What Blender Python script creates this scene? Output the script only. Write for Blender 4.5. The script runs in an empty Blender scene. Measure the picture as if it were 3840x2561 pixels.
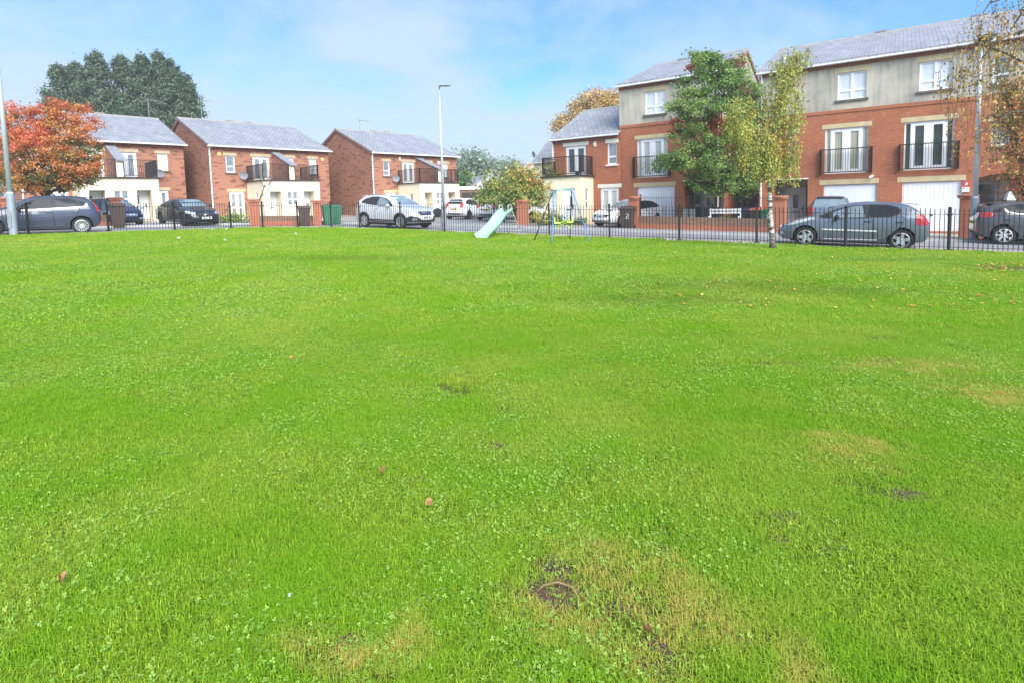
import bpy, math, random
import numpy as np
from mathutils import Vector, Matrix
from mathutils.bvhtree import BVHTree
from mathutils.geometry import delaunay_2d_cdt

S = bpy.context.scene
COL = S.collection
rnd = random.Random(7)
R = math.radians

# ---------------------------------------------------------------- camera model (photo measured at 3840 x 2561)
FPX, PX0, PY0 = 2050.0, 1920.0, 913.0
PITCH, ROLL, EYE = R(4.34), R(1.5), 1.6
GA, GB = -.02865, .0094            # the green slopes gently up to the left
_F = Vector((0, math.cos(PITCH), -math.sin(PITCH)))
_R0 = Vector((1, 0, 0)); _U0 = Vector((0, math.sin(PITCH), math.cos(PITCH)))
_U = math.cos(ROLL)*_U0 + math.sin(ROLL)*_R0
_R = math.cos(ROLL)*_R0 - math.sin(ROLL)*_U0

def gz(x, y):
    return GA*x + GB*y
def ray(px, py):
    return _F + _R*((px-PX0)/FPX) + _U*((PY0-py)/FPX)
def G(px, py):
    d = ray(px, py); t = EYE/(GA*d.x + GB*d.y - d.z)
    return Vector((t*d.x, t*d.y, EYE + t*d.z))
def at(px, Y, dz=0):
    """ground point straight below picture column px at depth Y"""
    d = ray(px, 800); x = d.x/d.y*Y
    return Vector((x, Y, gz(x, Y)+dz))
GROUND_N = Vector((-GA, -GB, 1)).normalized()

# ---------------------------------------------------------------- materials
MATS = {}
def _nt(name):
    m = bpy.data.materials.new(name); m.use_nodes = True
    MATS[name] = m
    nt = m.node_tree; b = nt.nodes['Principled BSDF']
    return m, nt, b
def setc(sock, c):
    sock.default_value = (c[0], c[1], c[2], 1)
def mixc(nt, fac, a, b, mode='MIX'):
    n = nt.nodes.new('ShaderNodeMix'); n.data_type = 'RGBA'; n.blend_type = mode
    for s, v in ((n.inputs[0], fac), (n.inputs[6], a), (n.inputs[7], b)):
        if hasattr(v, 'is_output'): nt.links.new(v, s)
        elif isinstance(v, (int, float)): s.default_value = v
        else: s.default_value = (v[0], v[1], v[2], 1)
    return n.outputs[2]
def noise(nt, vec, scale, detail=3, rough=.55, dist=0):
    n = nt.nodes.new('ShaderNodeTexNoise'); n.inputs['Scale'].default_value = scale
    n.inputs['Detail'].default_value = detail; n.inputs['Roughness'].default_value = rough
    n.inputs['Distortion'].default_value = dist
    if vec is not None: nt.links.new(vec, n.inputs['Vector'])
    return n.outputs['Fac']
def ramp(nt, fac, stops):
    n = nt.nodes.new('ShaderNodeValToRGB'); nt.links.new(fac, n.inputs[0])
    e = n.color_ramp.elements
    while len(e) < len(stops): e.new(.5)
    for el, (p, c) in zip(e, stops):
        el.position = p
        el.color = (c, c, c, 1) if isinstance(c, (int, float)) else (c[0], c[1], c[2], 1)
    return n.outputs[0]
def coord(nt, which='Object', scale=(1, 1, 1)):
    t = nt.nodes.new('ShaderNodeTexCoord'); m = nt.nodes.new('ShaderNodeMapping')
    m.inputs['Scale'].default_value = scale
    nt.links.new(t.outputs[which], m.inputs[0]); return m.outputs[0]
def gpos(nt, scale=(1, 1, 1)):
    t = nt.nodes.new('ShaderNodeNewGeometry'); m = nt.nodes.new('ShaderNodeMapping')
    m.inputs['Scale'].default_value = scale
    nt.links.new(t.outputs['Position'], m.inputs[0]); return m.outputs[0]
def bump(nt, b, h, strength=.3, dist=.01):
    n = nt.nodes.new('ShaderNodeBump'); n.inputs['Strength'].default_value = strength
    n.inputs['Distance'].default_value = dist
    nt.links.new(h, n.inputs['Height']); nt.links.new(n.outputs[0], b.inputs['Normal'])

def P(name, c, rough=.6, metal=0, var=.12, scale=6, coat=0, spec=.5, which='Object'):
    m, nt, b = _nt(name)
    b.inputs['Roughness'].default_value = rough; b.inputs['Metallic'].default_value = metal
    b.inputs['Coat Weight'].default_value = coat; b.inputs['Specular IOR Level'].default_value = spec
    if var > 0:
        f = noise(nt, coord(nt, which), scale, 4)
        lo = [x*(1-var) for x in c]; hi = [min(1, x*(1+var)) for x in c]
        nt.links.new(mixc(nt, ramp(nt, f, [(.3, 0.), (.7, 1.)]), lo, hi), b.inputs['Base Color'])
    else: setc(b.inputs['Base Color'], c)
    return m

def brick_mat(name, c1, c2, mortar, blotch, blotch_amt, speck=None, bw=.225, bh=.075, msize=.010):
    m, nt, b = _nt(name)
    uv = coord(nt, 'UV')
    t = nt.nodes.new('ShaderNodeTexBrick'); nt.links.new(uv, t.inputs['Vector'])
    t.inputs['Scale'].default_value = 1; t.inputs['Brick Width'].default_value = bw
    t.inputs['Row Height'].default_value = bh; t.inputs['Mortar Size'].default_value = msize
    t.inputs['Mortar Smooth'].default_value = .3; t.inputs['Bias'].default_value = 0
    setc(t.inputs['Color1'], c1); setc(t.inputs['Color2'], c2); setc(t.inputs['Mortar'], mortar)
    col = t.outputs['Color']
    # darker burnt bricks in scattered groups
    uv2 = coord(nt, 'UV', (1.7, 5.6, 1))
    f = noise(nt, uv2, 1.0, 2, .5)
    col = mixc(nt, ramp(nt, f, [(.56, 0.), (.62, blotch_amt)]), col, blotch)
    if speck:
        f = noise(nt, coord(nt, 'UV', (4.5, 13.3, 1)), 1.0, 1, .5)
        col = mixc(nt, ramp(nt, f, [(.66, 0.), (.7, .55)]), col, speck)
    big = noise(nt, uv, .5, 4)
    col = mixc(nt, 1.0, col, ramp(nt, big, [(.3, .82), (.7, 1.08)]), 'MULTIPLY')
    nt.links.new(col, b.inputs['Base Color'])
    b.inputs['Roughness'].default_value = .85
    bump(nt, b, t.outputs['Fac'], -.25, .01)
    return m

def slate_mat(name, c1, c2, gap):
    m, nt, b = _nt(name)
    uv = coord(nt, 'UV')
    t = nt.nodes.new('ShaderNodeTexBrick'); nt.links.new(uv, t.inputs['Vector'])
    t.inputs['Scale'].default_value = 1; t.inputs['Brick Width'].default_value = .33
    t.inputs['Row Height'].default_value = .3; t.inputs['Mortar Size'].default_value = .02
    t.inputs['Mortar Smooth'].default_value = .5
    setc(t.inputs['Color1'], c1); setc(t.inputs['Color2'], c2); setc(t.inputs['Mortar'], gap)
    col = t.outputs['Color']
    col = mixc(nt, 1.0, col, ramp(nt, noise(nt, uv, .9, 5, .65), [(.3, .8), (.7, 1.12)]), 'MULTIPLY')
    lich = ramp(nt, noise(nt, uv, 5, 5, .7), [(.6, 0.), (.75, .35)])
    col = mixc(nt, lich, col, (.42, .41, .34))
    nt.links.new(col, b.inputs['Base Color']); b.inputs['Roughness'].default_value = .5
    # each course lifts towards its lower edge
    sep = nt.nodes.new('ShaderNodeSeparateXYZ'); nt.links.new(uv, sep.inputs[0])
    mo = nt.nodes.new('ShaderNodeMath'); mo.operation = 'DIVIDE'; nt.links.new(sep.outputs[1], mo.inputs[0]); mo.inputs[1].default_value = .3
    fr = nt.nodes.new('ShaderNodeMath'); fr.operation = 'FRACT'; nt.links.new(mo.outputs[0], fr.inputs[0])
    bump(nt, b, fr.outputs[0], -.6, .03)
    return m

def render_mat(name, base, stain, amt):
    """painted render with rain streaks (algae) that run down it"""
    m, nt, b = _nt(name)
    uv = coord(nt, 'UV')
    big = noise(nt, uv, .55, 4, .6)
    streak = noise(nt, coord(nt, 'UV', (5.5, .35, 1)), 1.0, 5, .65)
    mm = nt.nodes.new('ShaderNodeMath'); mm.operation = 'MULTIPLY'
    nt.links.new(ramp(nt, big, [(.33, .15), (.62, 1.)]), mm.inputs[0])
    nt.links.new(ramp(nt, streak, [(.28, .25), (.68, 1.)]), mm.inputs[1])
    m2 = nt.nodes.new('ShaderNodeMath'); m2.operation = 'MULTIPLY'; m2.inputs[1].default_value = amt
    nt.links.new(mm.outputs[0], m2.inputs[0])
    col = mixc(nt, m2.outputs[0], base, stain)
    nt.links.new(col, b.inputs['Base Color']); b.inputs['Roughness'].default_value = .85
    bump(nt, b, noise(nt, uv, 60, 3), .1, .005)
    return m

def glass_mat(name, c, rough=.06, spec=.6, streak=None):
    m, nt, b = _nt(name)
    b.inputs['Roughness'].default_value = rough; b.inputs['Specular IOR Level'].default_value = spec
    b.inputs['Coat Weight'].default_value = .4; b.inputs['Coat Roughness'].default_value = .03
    if streak:   # folds of the curtain standing behind the pane
        f = noise(nt, coord(nt, 'UV', (9, .25, 1)), 1.0, 3)
        nt.links.new(mixc(nt, ramp(nt, f, [(.35, 0.), (.65, 1.)]), c, streak), b.inputs['Base Color'])
    else:
        f = noise(nt, coord(nt, 'UV'), 1.3, 3)
        nt.links.new(mixc(nt, ramp(nt, f, [(.35, 0.), (.65, 1.)]), [x*.7 for x in c], [x*1.3 for x in c]), b.inputs['Base Color'])
    return m

brick_mat('brick_mottled', (.43, .170, .092), (.37, .140, .076), (.38, .22, .15), (.15, .06, .045), .8)
brick_mat('brick_orange', (.45, .135, .055), (.385, .112, .045), (.42, .20, .12), (.30, .09, .05), .4, (.58, .30, .19))
brick_mat('brick_wall', (.52, .15, .07), (.44, .12, .06), (.36, .20, .13), (.25, .10, .06), .4)
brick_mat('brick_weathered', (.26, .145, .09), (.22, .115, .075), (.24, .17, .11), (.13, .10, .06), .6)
slate_mat('slate', (.37, .375, .39), (.27, .275, .29), (.10, .10, .11))
slate_mat('slate_warm', (.39, .39, .405), (.29, .29, .30), (.11, .11, .11))
render_mat('render_cream', (.88, .78, .555), (.76, .67, .47), .45)
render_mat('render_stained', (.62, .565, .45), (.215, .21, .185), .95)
P('stone_lintel', (.58, .46, .27), .8, var=.15, scale=3)
P('stone_white', (.80, .77, .66), .8, var=.06)
P('sill_dark', (.13, .11, .09), .85, var=.3)
P('upvc', (.88, .89, .90), .3, var=.02)
P('door_white', (.84, .86, .89), .35, var=.03)
P('door_grey', (.46, .47, .45), .45, var=.06)
P('garage_white', (.86, .88, .90), .4, var=.03, scale=1.5)
P('bright_trim', (.86, .87, .88), .3, metal=.1, var=.02)
P('black_metal', (.012, .012, .013), .45, var=.2)
P('brown_metal', (.028, .018, .015), .5, var=.2)
P('black_edge', (.035, .030, .026), .7, var=.25)
P('dish_grey', (.26, .28, .31), .5, var=.1)
P('alarm_orange', (.85, .48, .18), .4, var=.1)
P('alarm_cream', (.80, .74, .55), .4, var=.05)
P('aerial', (.30, .31, .31), .5, metal=.3, var=.1)
P('ridge', (.30, .28, .25), .8, var=.2)
P('sign_red', (.62, .05, .05), .5, var=.05)
P('sign_white', (.82, .82, .80), .5, var=.03)
P('dark_inside', (.05, .045, .04), .9, var=.2)
glass_mat('glass_dark', (.07, .08, .085))
glass_mat('glass_grey', (.22, .25, .27))
glass_mat('glass_net', (.62, .66, .70), streak=(.74, .77, .80))
glass_mat('glass_curtain', (.30, .30, .24), streak=(.52, .50, .38))
glass_mat('glass_green', (.035, .055, .045))  # dark green reflection painted into the pane colour
glass_mat('glass_pale', (.42, .47, .45), streak=(.52, .55, .50))

# ---------------------------------------------------------------- mesh builder
class MB:
    def __init__(s):
        s.v = []; s.f = []; s.m = []
    def add(s, vs, fs, mat=0):
        o = len(s.v); s.v += [tuple(v) for v in vs]
        for f in fs: s.f.append([i+o for i in f]); s.m.append(mat)
    def box(s, x0, x1, y0, y1, z0, z1, mat=0):
        s.add([(x0,y0,z0),(x1,y0,z0),(x1,y1,z0),(x0,y1,z0),(x0,y0,z1),(x1,y0,z1),(x1,y1,z1),(x0,y1,z1)],
              [(0,3,2,1),(4,5,6,7),(0,1,5,4),(1,2,6,5),(2,3,7,6),(3,0,4,7)], mat)
    def hexa(s, pts, mat=0):
        s.add(pts, [(0,3,2,1),(4,5,6,7),(0,1,5,4),(1,2,6,5),(2,3,7,6),(3,0,4,7)], mat)
    def quad(s, a, b, c, d, mat=0): s.add([a,b,c,d], [(0,1,2,3)], mat)
    def tube(s, pts, rad, n=8, mat=0, cap=True):
        pts = [Vector(p) for p in pts]
        if not hasattr(rad, '__len__'): rad = [rad]*len(pts)
        vs = []; fs = []
        t0 = (pts[1]-pts[0]).normalized()
        up = Vector((0,0,1)) if abs(t0.z) < .9 else Vector((1,0,0))
        a = t0.cross(up).normalized()
        for i, p in enumerate(pts):
            t = (pts[min(i+1,len(pts)-1)]-pts[max(i-1,0)]).normalized()
            a = (a - t*a.dot(t)).normalized(); b = t.cross(a)
            for k in range(n):
                th = 2*math.pi*k/n
                vs.append(p + (a*math.cos(th)+b*math.sin(th))*rad[i])
        for i in range(len(pts)-1):
            for k in range(n):
                k2 = (k+1) % n
                fs.append((i*n+k, i*n+k2, (i+1)*n+k2, (i+1)*n+k))
        if cap:
            fs.append(tuple(range(n-1, -1, -1))); fs.append(tuple(range((len(pts)-1)*n, len(pts)*n)))
        s.add(vs, fs, mat)
    def prism(s, poly, axis, a, b, mat=0):
        """poly of 2D points extruded along axis ('x': poly is (y,z); 'y': (x,z); 'z': (x,y))"""
        def pt(p, t):
            return {'x': (t, p[0], p[1]), 'y': (p[0], t, p[1]), 'z': (p[0], p[1], t)}[axis]
        n = len(poly)
        vs = [pt(p, a) for p in poly] + [pt(p, b) for p in poly]
        fs = [tuple(range(n)), tuple(range(2*n-1, n-1, -1))]
        for i in range(n):
            j = (i+1) % n; fs.append((i, i+n, j+n, j))
        s.add(vs, fs, mat)
    def lathe(s, prof, n=24, mat=0, axis='z', c=(0,0,0)):
        vs = []; fs = []
        for (r, h) in prof:
            for k in range(n):
                th = 2*math.pi*k/n; x, y = r*math.cos(th), r*math.sin(th)
                q = {'z': (x, y, h), 'y': (x, h, y), 'x': (h, x, y)}[axis]
                vs.append((q[0]+c[0], q[1]+c[1], q[2]+c[2]))
        for i in range(len(prof)-1):
            for k in range(n):
                k2 = (k+1) % n; fs.append((i*n+k, i*n+k2, (i+1)*n+k2, (i+1)*n+k))
        s.add(vs, fs, mat)
    def build(s, name, mats, parent=None, smooth=False, fix=True):
        me = bpy.data.meshes.new(name)
        me.from_pydata(s.v, [], s.f)
        if isinstance(mats, str): mats = [mats]
        for m in mats: me.materials.append(MATS[m])
        me.polygons.foreach_set('material_index', s.m)
        me.update()
        if fix:
            import bmesh
            bm = bmesh.new(); bm.from_mesh(me)
            bmesh.ops.recalc_face_normals(bm, faces=bm.faces)
            bm.to_mesh(me); bm.free()
        uv_box(me)
        if smooth: me.shade_smooth()
        return link(name, me, parent)
def uv_box(me):
    uv = me.uv_layers.new(name='UVMap')
    co = np.empty(len(me.vertices)*3, 'f'); me.vertices.foreach_get('co', co); co = co.reshape(-1, 3)
    out = np.zeros((len(me.loops), 2), 'f')
    for p in me.polygons:
        n = p.normal
        if abs(n.z) > .97: t = (1, 0, 0); b = (0, 1, 0)
        else:
            l = math.hypot(n.x, n.y); t = (-n.y/l, n.x/l, 0)
            b = (n.y*t[2]-n.z*t[1], n.z*t[0]-n.x*t[2], n.x*t[1]-n.y*t[0])
        for li, vi in zip(p.loop_indices, p.vertices):
            c = co[vi]
            out[li] = (c[0]*t[0]+c[1]*t[1], c[0]*b[0]+c[1]*b[1]+c[2]*b[2])
    uv.data.foreach_set('uv', out.ravel())
def link(name, me, parent=None):
    o = bpy.data.objects.new(name, me); COL.objects.link(o)
    if parent is not None: o.parent = parent
    return o
def tag(o, label, cat, group=None):
    o['label'] = label; o['category'] = cat
    if group: o['group'] = group
    return o
def thing(name, label, cat, loc=(0,0,0), rotz=0, group=None):
    o = bpy.data.objects.new(name, None); COL.objects.link(o)
    o.empty_display_size = .2
    o.location = loc; o.rotation_euler = (0, 0, rotz)
    return tag(o, label, cat, group)
def struct(o, kind='structure'):
    o['kind'] = kind; return o
def copy_tree(o, loc=None, rotz=None, label=None, parent=None):
    c = o.copy(); COL.objects.link(c)
    if parent is not None: c.parent = parent
    if loc is not None: c.location = loc
    if rotz is not None: c.rotation_euler = (0, 0, rotz)
    if label: c['label'] = label
    for ch in list(o.children): copy_tree(ch, parent=c)
    return c

# ---------------------------------------------------------------- camera, sky, sun
cam = bpy.data.cameras.new('camera'); co = bpy.data.objects.new('camera', cam); COL.objects.link(co)
cam.sensor_width = 36; cam.lens = FPX/3840*36; cam.clip_end = 3000; cam.clip_start = .05
cam.shift_y = -(1280.5-PY0)/3840
rot = Matrix((_R, _U, -_F)).transposed()
co.matrix_world = Matrix.Translation((0, 0, EYE)) @ rot.to_4x4()
S.camera = co
S.render.engine = 'CYCLES'
S.view_settings.view_transform = 'Standard'; S.view_settings.look = 'None'
S.view_settings.exposure = 2.3; S.view_settings.gamma = 1
S.cycles.max_bounces = 5; S.cycles.diffuse_bounces = 3; S.cycles.glossy_bounces = 3
S.cycles.transmission_bounces = 4; S.cycles.transparent_max_bounces = 6; S.cycles.caustics_reflective = False
S.cycles.use_denoising = True

SUN_EL, SUN_AZ = R(40), R(25)       # azimuth measured from straight behind the camera towards the right
sd = Vector((math.sin(SUN_AZ)*math.cos(SUN_EL), -math.cos(SUN_AZ)*math.cos(SUN_EL), math.sin(SUN_EL)))
sl = bpy.data.lights.new('sun', 'SUN'); sl.energy = 1.5; sl.angle = R(50); sl.color = (1, .95, .86)
so = bpy.data.objects.new('sun', sl); COL.objects.link(so)
so.rotation_euler = (-sd).to_track_quat('-Z', 'Y').to_euler(); so.location = (5, -10, 30)

W = bpy.data.worlds.new('World'); S.world = W; W.use_nodes = True
nt = W.node_tree; bg = nt.nodes['Background']
sky = nt.nodes.new('ShaderNodeTexSky'); sky.sky_type = 'NISHITA'; sky.sun_disc = False
sky.sun_elevation = SUN_EL; sky.sun_rotation = math.pi - SUN_AZ
sky.air_density = 1.0; sky.dust_density = .6; sky.ozone_density = 2.0
tc = nt.nodes.new('ShaderNodeTexCoord')
mp = nt.nodes.new('ShaderNodeMapping'); mp.inputs['Rotation'].default_value = (0, R(-14), R(-20)); mp.inputs['Scale'].default_value = (1.0, 1.0, 1.9)
nt.links.new(tc.outputs['Generated'], mp.inputs[0])
c1 = noise(nt, mp.outputs[0], 3.3, 8, .58, .25)
sep = nt.nodes.new('ShaderNodeSeparateXYZ'); nt.links.new(tc.outputs['Generated'], sep.inputs[0])
low = ramp(nt, sep.outputs[2], [(0., .46), (.10, .36), (.22, .12), (.42, -.0)])    # cloud thickens to the horizon
mx = nt.nodes.new('ShaderNodeMath'); mx.operation = 'MULTIPLY_ADD'       # thinner cover towards the right
nt.links.new(sep.outputs[0], mx.inputs[0]); mx.inputs[1].default_value = -.16; nt.links.new(low, mx.inputs[2])
ad = nt.nodes.new('ShaderNodeMath'); ad.operation = 'ADD'; nt.links.new(c1, ad.inputs[0]); nt.links.new(mx.outputs[0], ad.inputs[1])
cl = ramp(nt, ad.outputs[0], [(.40, .0), (.53, .30), (.62, .58), (.78, .97)])
blue = mixc(nt, 1.0, sky.outputs[0], (.33, .72, 1.16), 'MULTIPLY')
skyc = mixc(nt, cl, blue, (2.55, 3.25, 3.95))
nt.links.new(skyc, bg.inputs['Color']); bg.inputs['Strength'].default_value = .05
# ---------------------------------------------------------------- fence line, lawn, road, pavements
FPTS = [G(-330, 902), G(108, 887), G(408, 872), G(656, 870), G(867, 861), G(986, 857), G(1117, 857), G(1243, 857), G(1349, 860),
        G(1503, 865), G(1668, 875), G(1855, 881.5), G(2060, 888.5), G(2286, 899), G(2547, 909), G(2837, 918), G(3170, 937), G(3557, 948)]
_d = (FPTS[-1]-FPTS[-2]).normalized()*2.7
FPTS.append(FPTS[-1]+_d); FPTS.append(FPTS[-1]+_d)
FX = [(p.x, p.y) for p in FPTS]
def offset_line(pts, off):
    """polyline moved sideways; positive is away from the camera"""
    out = []
    for i, p in enumerate(pts):
        a = Vector(pts[max(i-1, 0)]); b = Vector(pts[min(i+1, len(pts)-1)])
        t = (b-a).normalized(); n = Vector((-t.y, t.x))
        out.append((p[0]+n.x*off, p[1]+n.y*off))
    return out
# a gentler line for the road than the fence's own kinks
def smooth_line(pts, k):
    p = [Vector(q) for q in pts]
    for _ in range(k):
        p = [p[0]] + [(p[i-1]+p[i]*2+p[i+1])/4 for i in range(1, len(p)-1)] + [p[-1]]
    return [(q.x, q.y) for q in p]
ext_l = (FX[0][0]-18, FX[0][1]-15); ext_r = (FX[-1][0]+20, FX[-1][1]-13.5)
LINE = smooth_line([ext_l]+FX+[ext_r], 2)

def sheet(name, a, b, dz, mat):
    """strip between two polylines, lying on the slope"""
    mb = MB(); n = len(a)
    vs = [(p[0], p[1], gz(*p)+dz) for p in a] + [(p[0], p[1], gz(*p)+dz) for p in b]
    mb.add(vs, [(i, i+1, n+i+1, n+i) for i in range(n-1)])
    return struct(mb.build(name, mat))

m, nt, b = _nt('asphalt')
gp_ = gpos(nt)
f = noise(nt, gp_, 1.1, 5, .65); g = noise(nt, gp_, 55, 2)
c = mixc(nt, ramp(nt, f, [(.3, 0.), (.7, 1.)]), (.24, .24, .245), (.33, .33, .335))
c = mixc(nt, 1.0, c, ramp(nt, g, [(.3, .8), (.7, 1.15)]), 'MULTIPLY')
nt.links.new(c, b.inputs['Base Color']); b.inputs['Roughness'].default_value = .55
m, nt, b = _nt('block_paving')
gp_ = gpos(nt)
t = nt.nodes.new('ShaderNodeTexBrick'); nt.links.new(coord(nt, 'UV'), t.inputs['Vector'])
t.inputs['Scale'].default_value = 1; t.inputs['Brick Width'].default_value = .2; t.inputs['Row Height'].default_value = .1; t.inputs['Mortar Size'].default_value = .008
setc(t.inputs['Color1'], (.50, .43, .40)); setc(t.inputs['Color2'], (.43, .36, .34)); setc(t.inputs['Mortar'], (.25, .22, .2))
nt.links.new(mixc(nt, 1.0, t.outputs[0], ramp(nt, noise(nt, gp_, 1.5, 4), [(.3, .85), (.7, 1.1)]), 'MULTIPLY'), b.inputs['Base Color'])
b.inputs['Roughness'].default_value = .75
P('kerb_stone', (.45, .44, .42), .8, var=.15, scale=2)
P('paving_flag', (.42, .41, .40), .8, var=.12, scale=1.2)
P('yard', (.36, .33, .28), .85, var=.22, scale=.8)
m, nt, b = _nt('soil_lawn')
gp_ = gpos(nt)
f = noise(nt, gp_, 3.0, 5, .65)
nt.links.new(mixc(nt, ramp(nt, f, [(.3, 0.), (.75, 1.)]), (.055, .075, .014), (.10, .13, .022)), b.inputs['Base Color'])
b.inputs['Roughness'].default_value = .95; b.inputs['Specular IOR Level'].default_value = .1

# base terrain, levelling out far away
def ground_h(x, y):
    r = math.hypot(x, y); k = 1 if r < 70 else max(0, 1-(r-70)/160)
    return gz(x, y)*k - .03 - (0 if r < 60 else 0)
mb = MB(); N = 70
xs = [math.copysign(abs(t)**2.2, t)*165 for t in np.linspace(-1, 1, N)]
vs = [(x, y, ground_h(x, y)) for y in xs for x in xs]
mb.add(vs, [(j*N+i, j*N+i+1, (j+1)*N+i+1, (j+1)*N+i) for j in range(N-1) for i in range(N-1)])
struct(mb.build('ground', 'yard', smooth=True))

inner = offset_line(LINE, -.25)
# lawn: from the fence's foot back past the camera
mb = MB()
def lawn_z(x, y): return gz(x, y)+.05
near = []
rows = 12
for k in range(rows+1):
    t = k/rows
    near.append([(p[0]*(1-t)+(p[0]*.55)*t, p[1]*(1-t)+(-6)*t) for p in inner])
nn = len(inner)
vs = [(p[0], p[1], lawn_z(*p)) for row in near for p in row]
mb.add(vs, [(r*nn+i, r*nn+i+1, (r+1)*nn+i+1, (r+1)*nn+i) for r in range(rows) for i in range(nn-1)])
struct(mb.build('lawn', 'soil_lawn', smooth=True))
# kerb at the foot of the fence
def kerb(name, a, off0, off1, z0, z1, mat):
    A = offset_line(a, off0); B = offset_line(a, off1); mb = MB(); n = len(A)
    vs = []
    for p, z in ((A, z0), (A, z1), (B, z1), (B, z0)):
        vs += [(q[0], q[1], gz(*q)+z) for q in p]
    fs = []
    for r in range(3): fs += [(r*n+i, r*n+i+1, (r+1)*n+i+1, (r+1)*n+i) for i in range(n-1)]
    mb.add(vs, fs); return struct(mb.build(name, mat))
kerb('kerb', LINE, -.26, .16, -.1, .055, 'kerb_stone')
sheet('parking_strip', offset_line(LINE, .16), offset_line(LINE, 2.1), -.018, 'block_paving')
kerb('kerb_shadow_channel', LINE, 2.1, 2.2, -.05, -.02, 'black_edge')  # channel strip coloured black to stand in for the kerb's shadow line
sheet('road', offset_line(LINE, 2.2), offset_line(LINE, 5.0), -.022, 'asphalt')
kerb('road_kerb', LINE, 5.0, 5.14, -.1, .07, 'kerb_stone')
sheet('pavement', offset_line(LINE, 5.14), offset_line(LINE, 6.3), .066, 'asphalt')
# side road running away between the houses in the middle
mb = MB()
P0 = at(1640, 30.5); P1 = at(2000, 29.5); P2 = at(1960, 75); P3 = at(1775, 75)
mb.add([(p.x, p.y, gz(p.x, p.y)-.012) for p in (P0, P1, P2, P3)], [(0, 1, 2, 3)])
struct(mb.build('side_road', 'asphalt'))
# ---------------------------------------------------------------- building kit (local frame: x along the front, y into the house, z up)
def wall_face(mb, x0, x1, z0, z1, ops, y=0, depth=.12, mat=0, rev=None):
    """front-facing wall with real openings and reveals"""
    xs = sorted({x0, x1, *[o[0] for o in ops], *[o[1] for o in ops]})
    zs = sorted({z0, z1, *[o[2] for o in ops], *[o[3] for o in ops]})
    for i in range(len(xs)-1):
        for j in range(len(zs)-1):
            cx, cz = (xs[i]+xs[i+1])/2, (zs[j]+zs[j+1])/2
            if any(o[0] < cx < o[1] and o[2] < cz < o[3] for o in ops): continue
            mb.quad((xs[i], y, zs[j]), (xs[i+1], y, zs[j]), (xs[i+1], y, zs[j+1]), (xs[i], y, zs[j+1]), mat)
    rv = mat if rev is None else rev
    for o in ops:
        a, b_, c_, d_ = o[:4]; dp = o[4] if len(o) > 4 else depth
        mb.quad((a, y, c_), (a, y, d_), (a, y+dp, d_), (a, y+dp, c_), rv)
        mb.quad((b_, y, c_), (b_, y+dp, c_), (b_, y+dp, d_), (b_, y, d_), rv)
        mb.quad((a, y, d_), (b_, y, d_), (b_, y+dp, d_), (a, y+dp, d_), rv)
        mb.quad((a, y, c_), (a, y+dp, c_), (b_, y+dp, c_), (b_, y, c_), rv)
        if len(o) > 5: mb.quad((a, y+dp, c_), (b_, y+dp, c_), (b_, y+dp, d_), (a, y+dp, d_), o[5])

def window(par, x0, x1, z0, z1, y=.07, cols=1, tran=.36, glass='glass_grey', lintel='stone_lintel', sill='sill_dark',
           name='window', lw=.14, lh=.2, fw=.07, lo=.06, xf=None):
    """frame mesh with pane, lintel and sill; xf places it on another wall"""
    fr = MB(); gl = MB()
    fr.box(x0, x0+fw, y, y+.06, z0, z1); fr.box(x1-fw, x1, y, y+.06, z0, z1)
    fr.box(x0+fw, x1-fw, y, y+.06, z1-fw, z1); fr.box(x0+fw, x1-fw, y, y+.06, z0, z0+fw)
    w = (x1-x0)/cols
    for k in range(cols):
        a, b_ = x0+k*w, x0+(k+1)*w
        if k: fr.box(a-.055, a+.055, y+.004, y+.055, z0+fw, z1-fw)
        if tran:
            zt = z0+(z1-z0)*tran
            fr.box(a+(fw if k == 0 else .055), b_-(fw if k == cols-1 else .055), y+.008, y+.052, zt-.045, zt+.045)
    gl.quad((x0+fw, y+.04, z0+fw), (x1-fw, y+.04, z0+fw), (x1-fw, y+.04, z1-fw), (x0+fw, y+.04, z1-fw))
    f = fr.build(name, 'upvc', par); g = gl.build('pane', glass, f)
    if lintel:
        l = MB(); l.box(x0-lw, x1+lw, -.012, .09, z1+.003, z1+lh); l.build('lintel', lintel, f)
    if sill:
        l = MB(); l.box(x0-.1, x1+.1, -.09, .1, z0-.1, z0-.003); l.build('sill', sill, f)
    if xf is not None: f.matrix_local = xf
    return f

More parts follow.
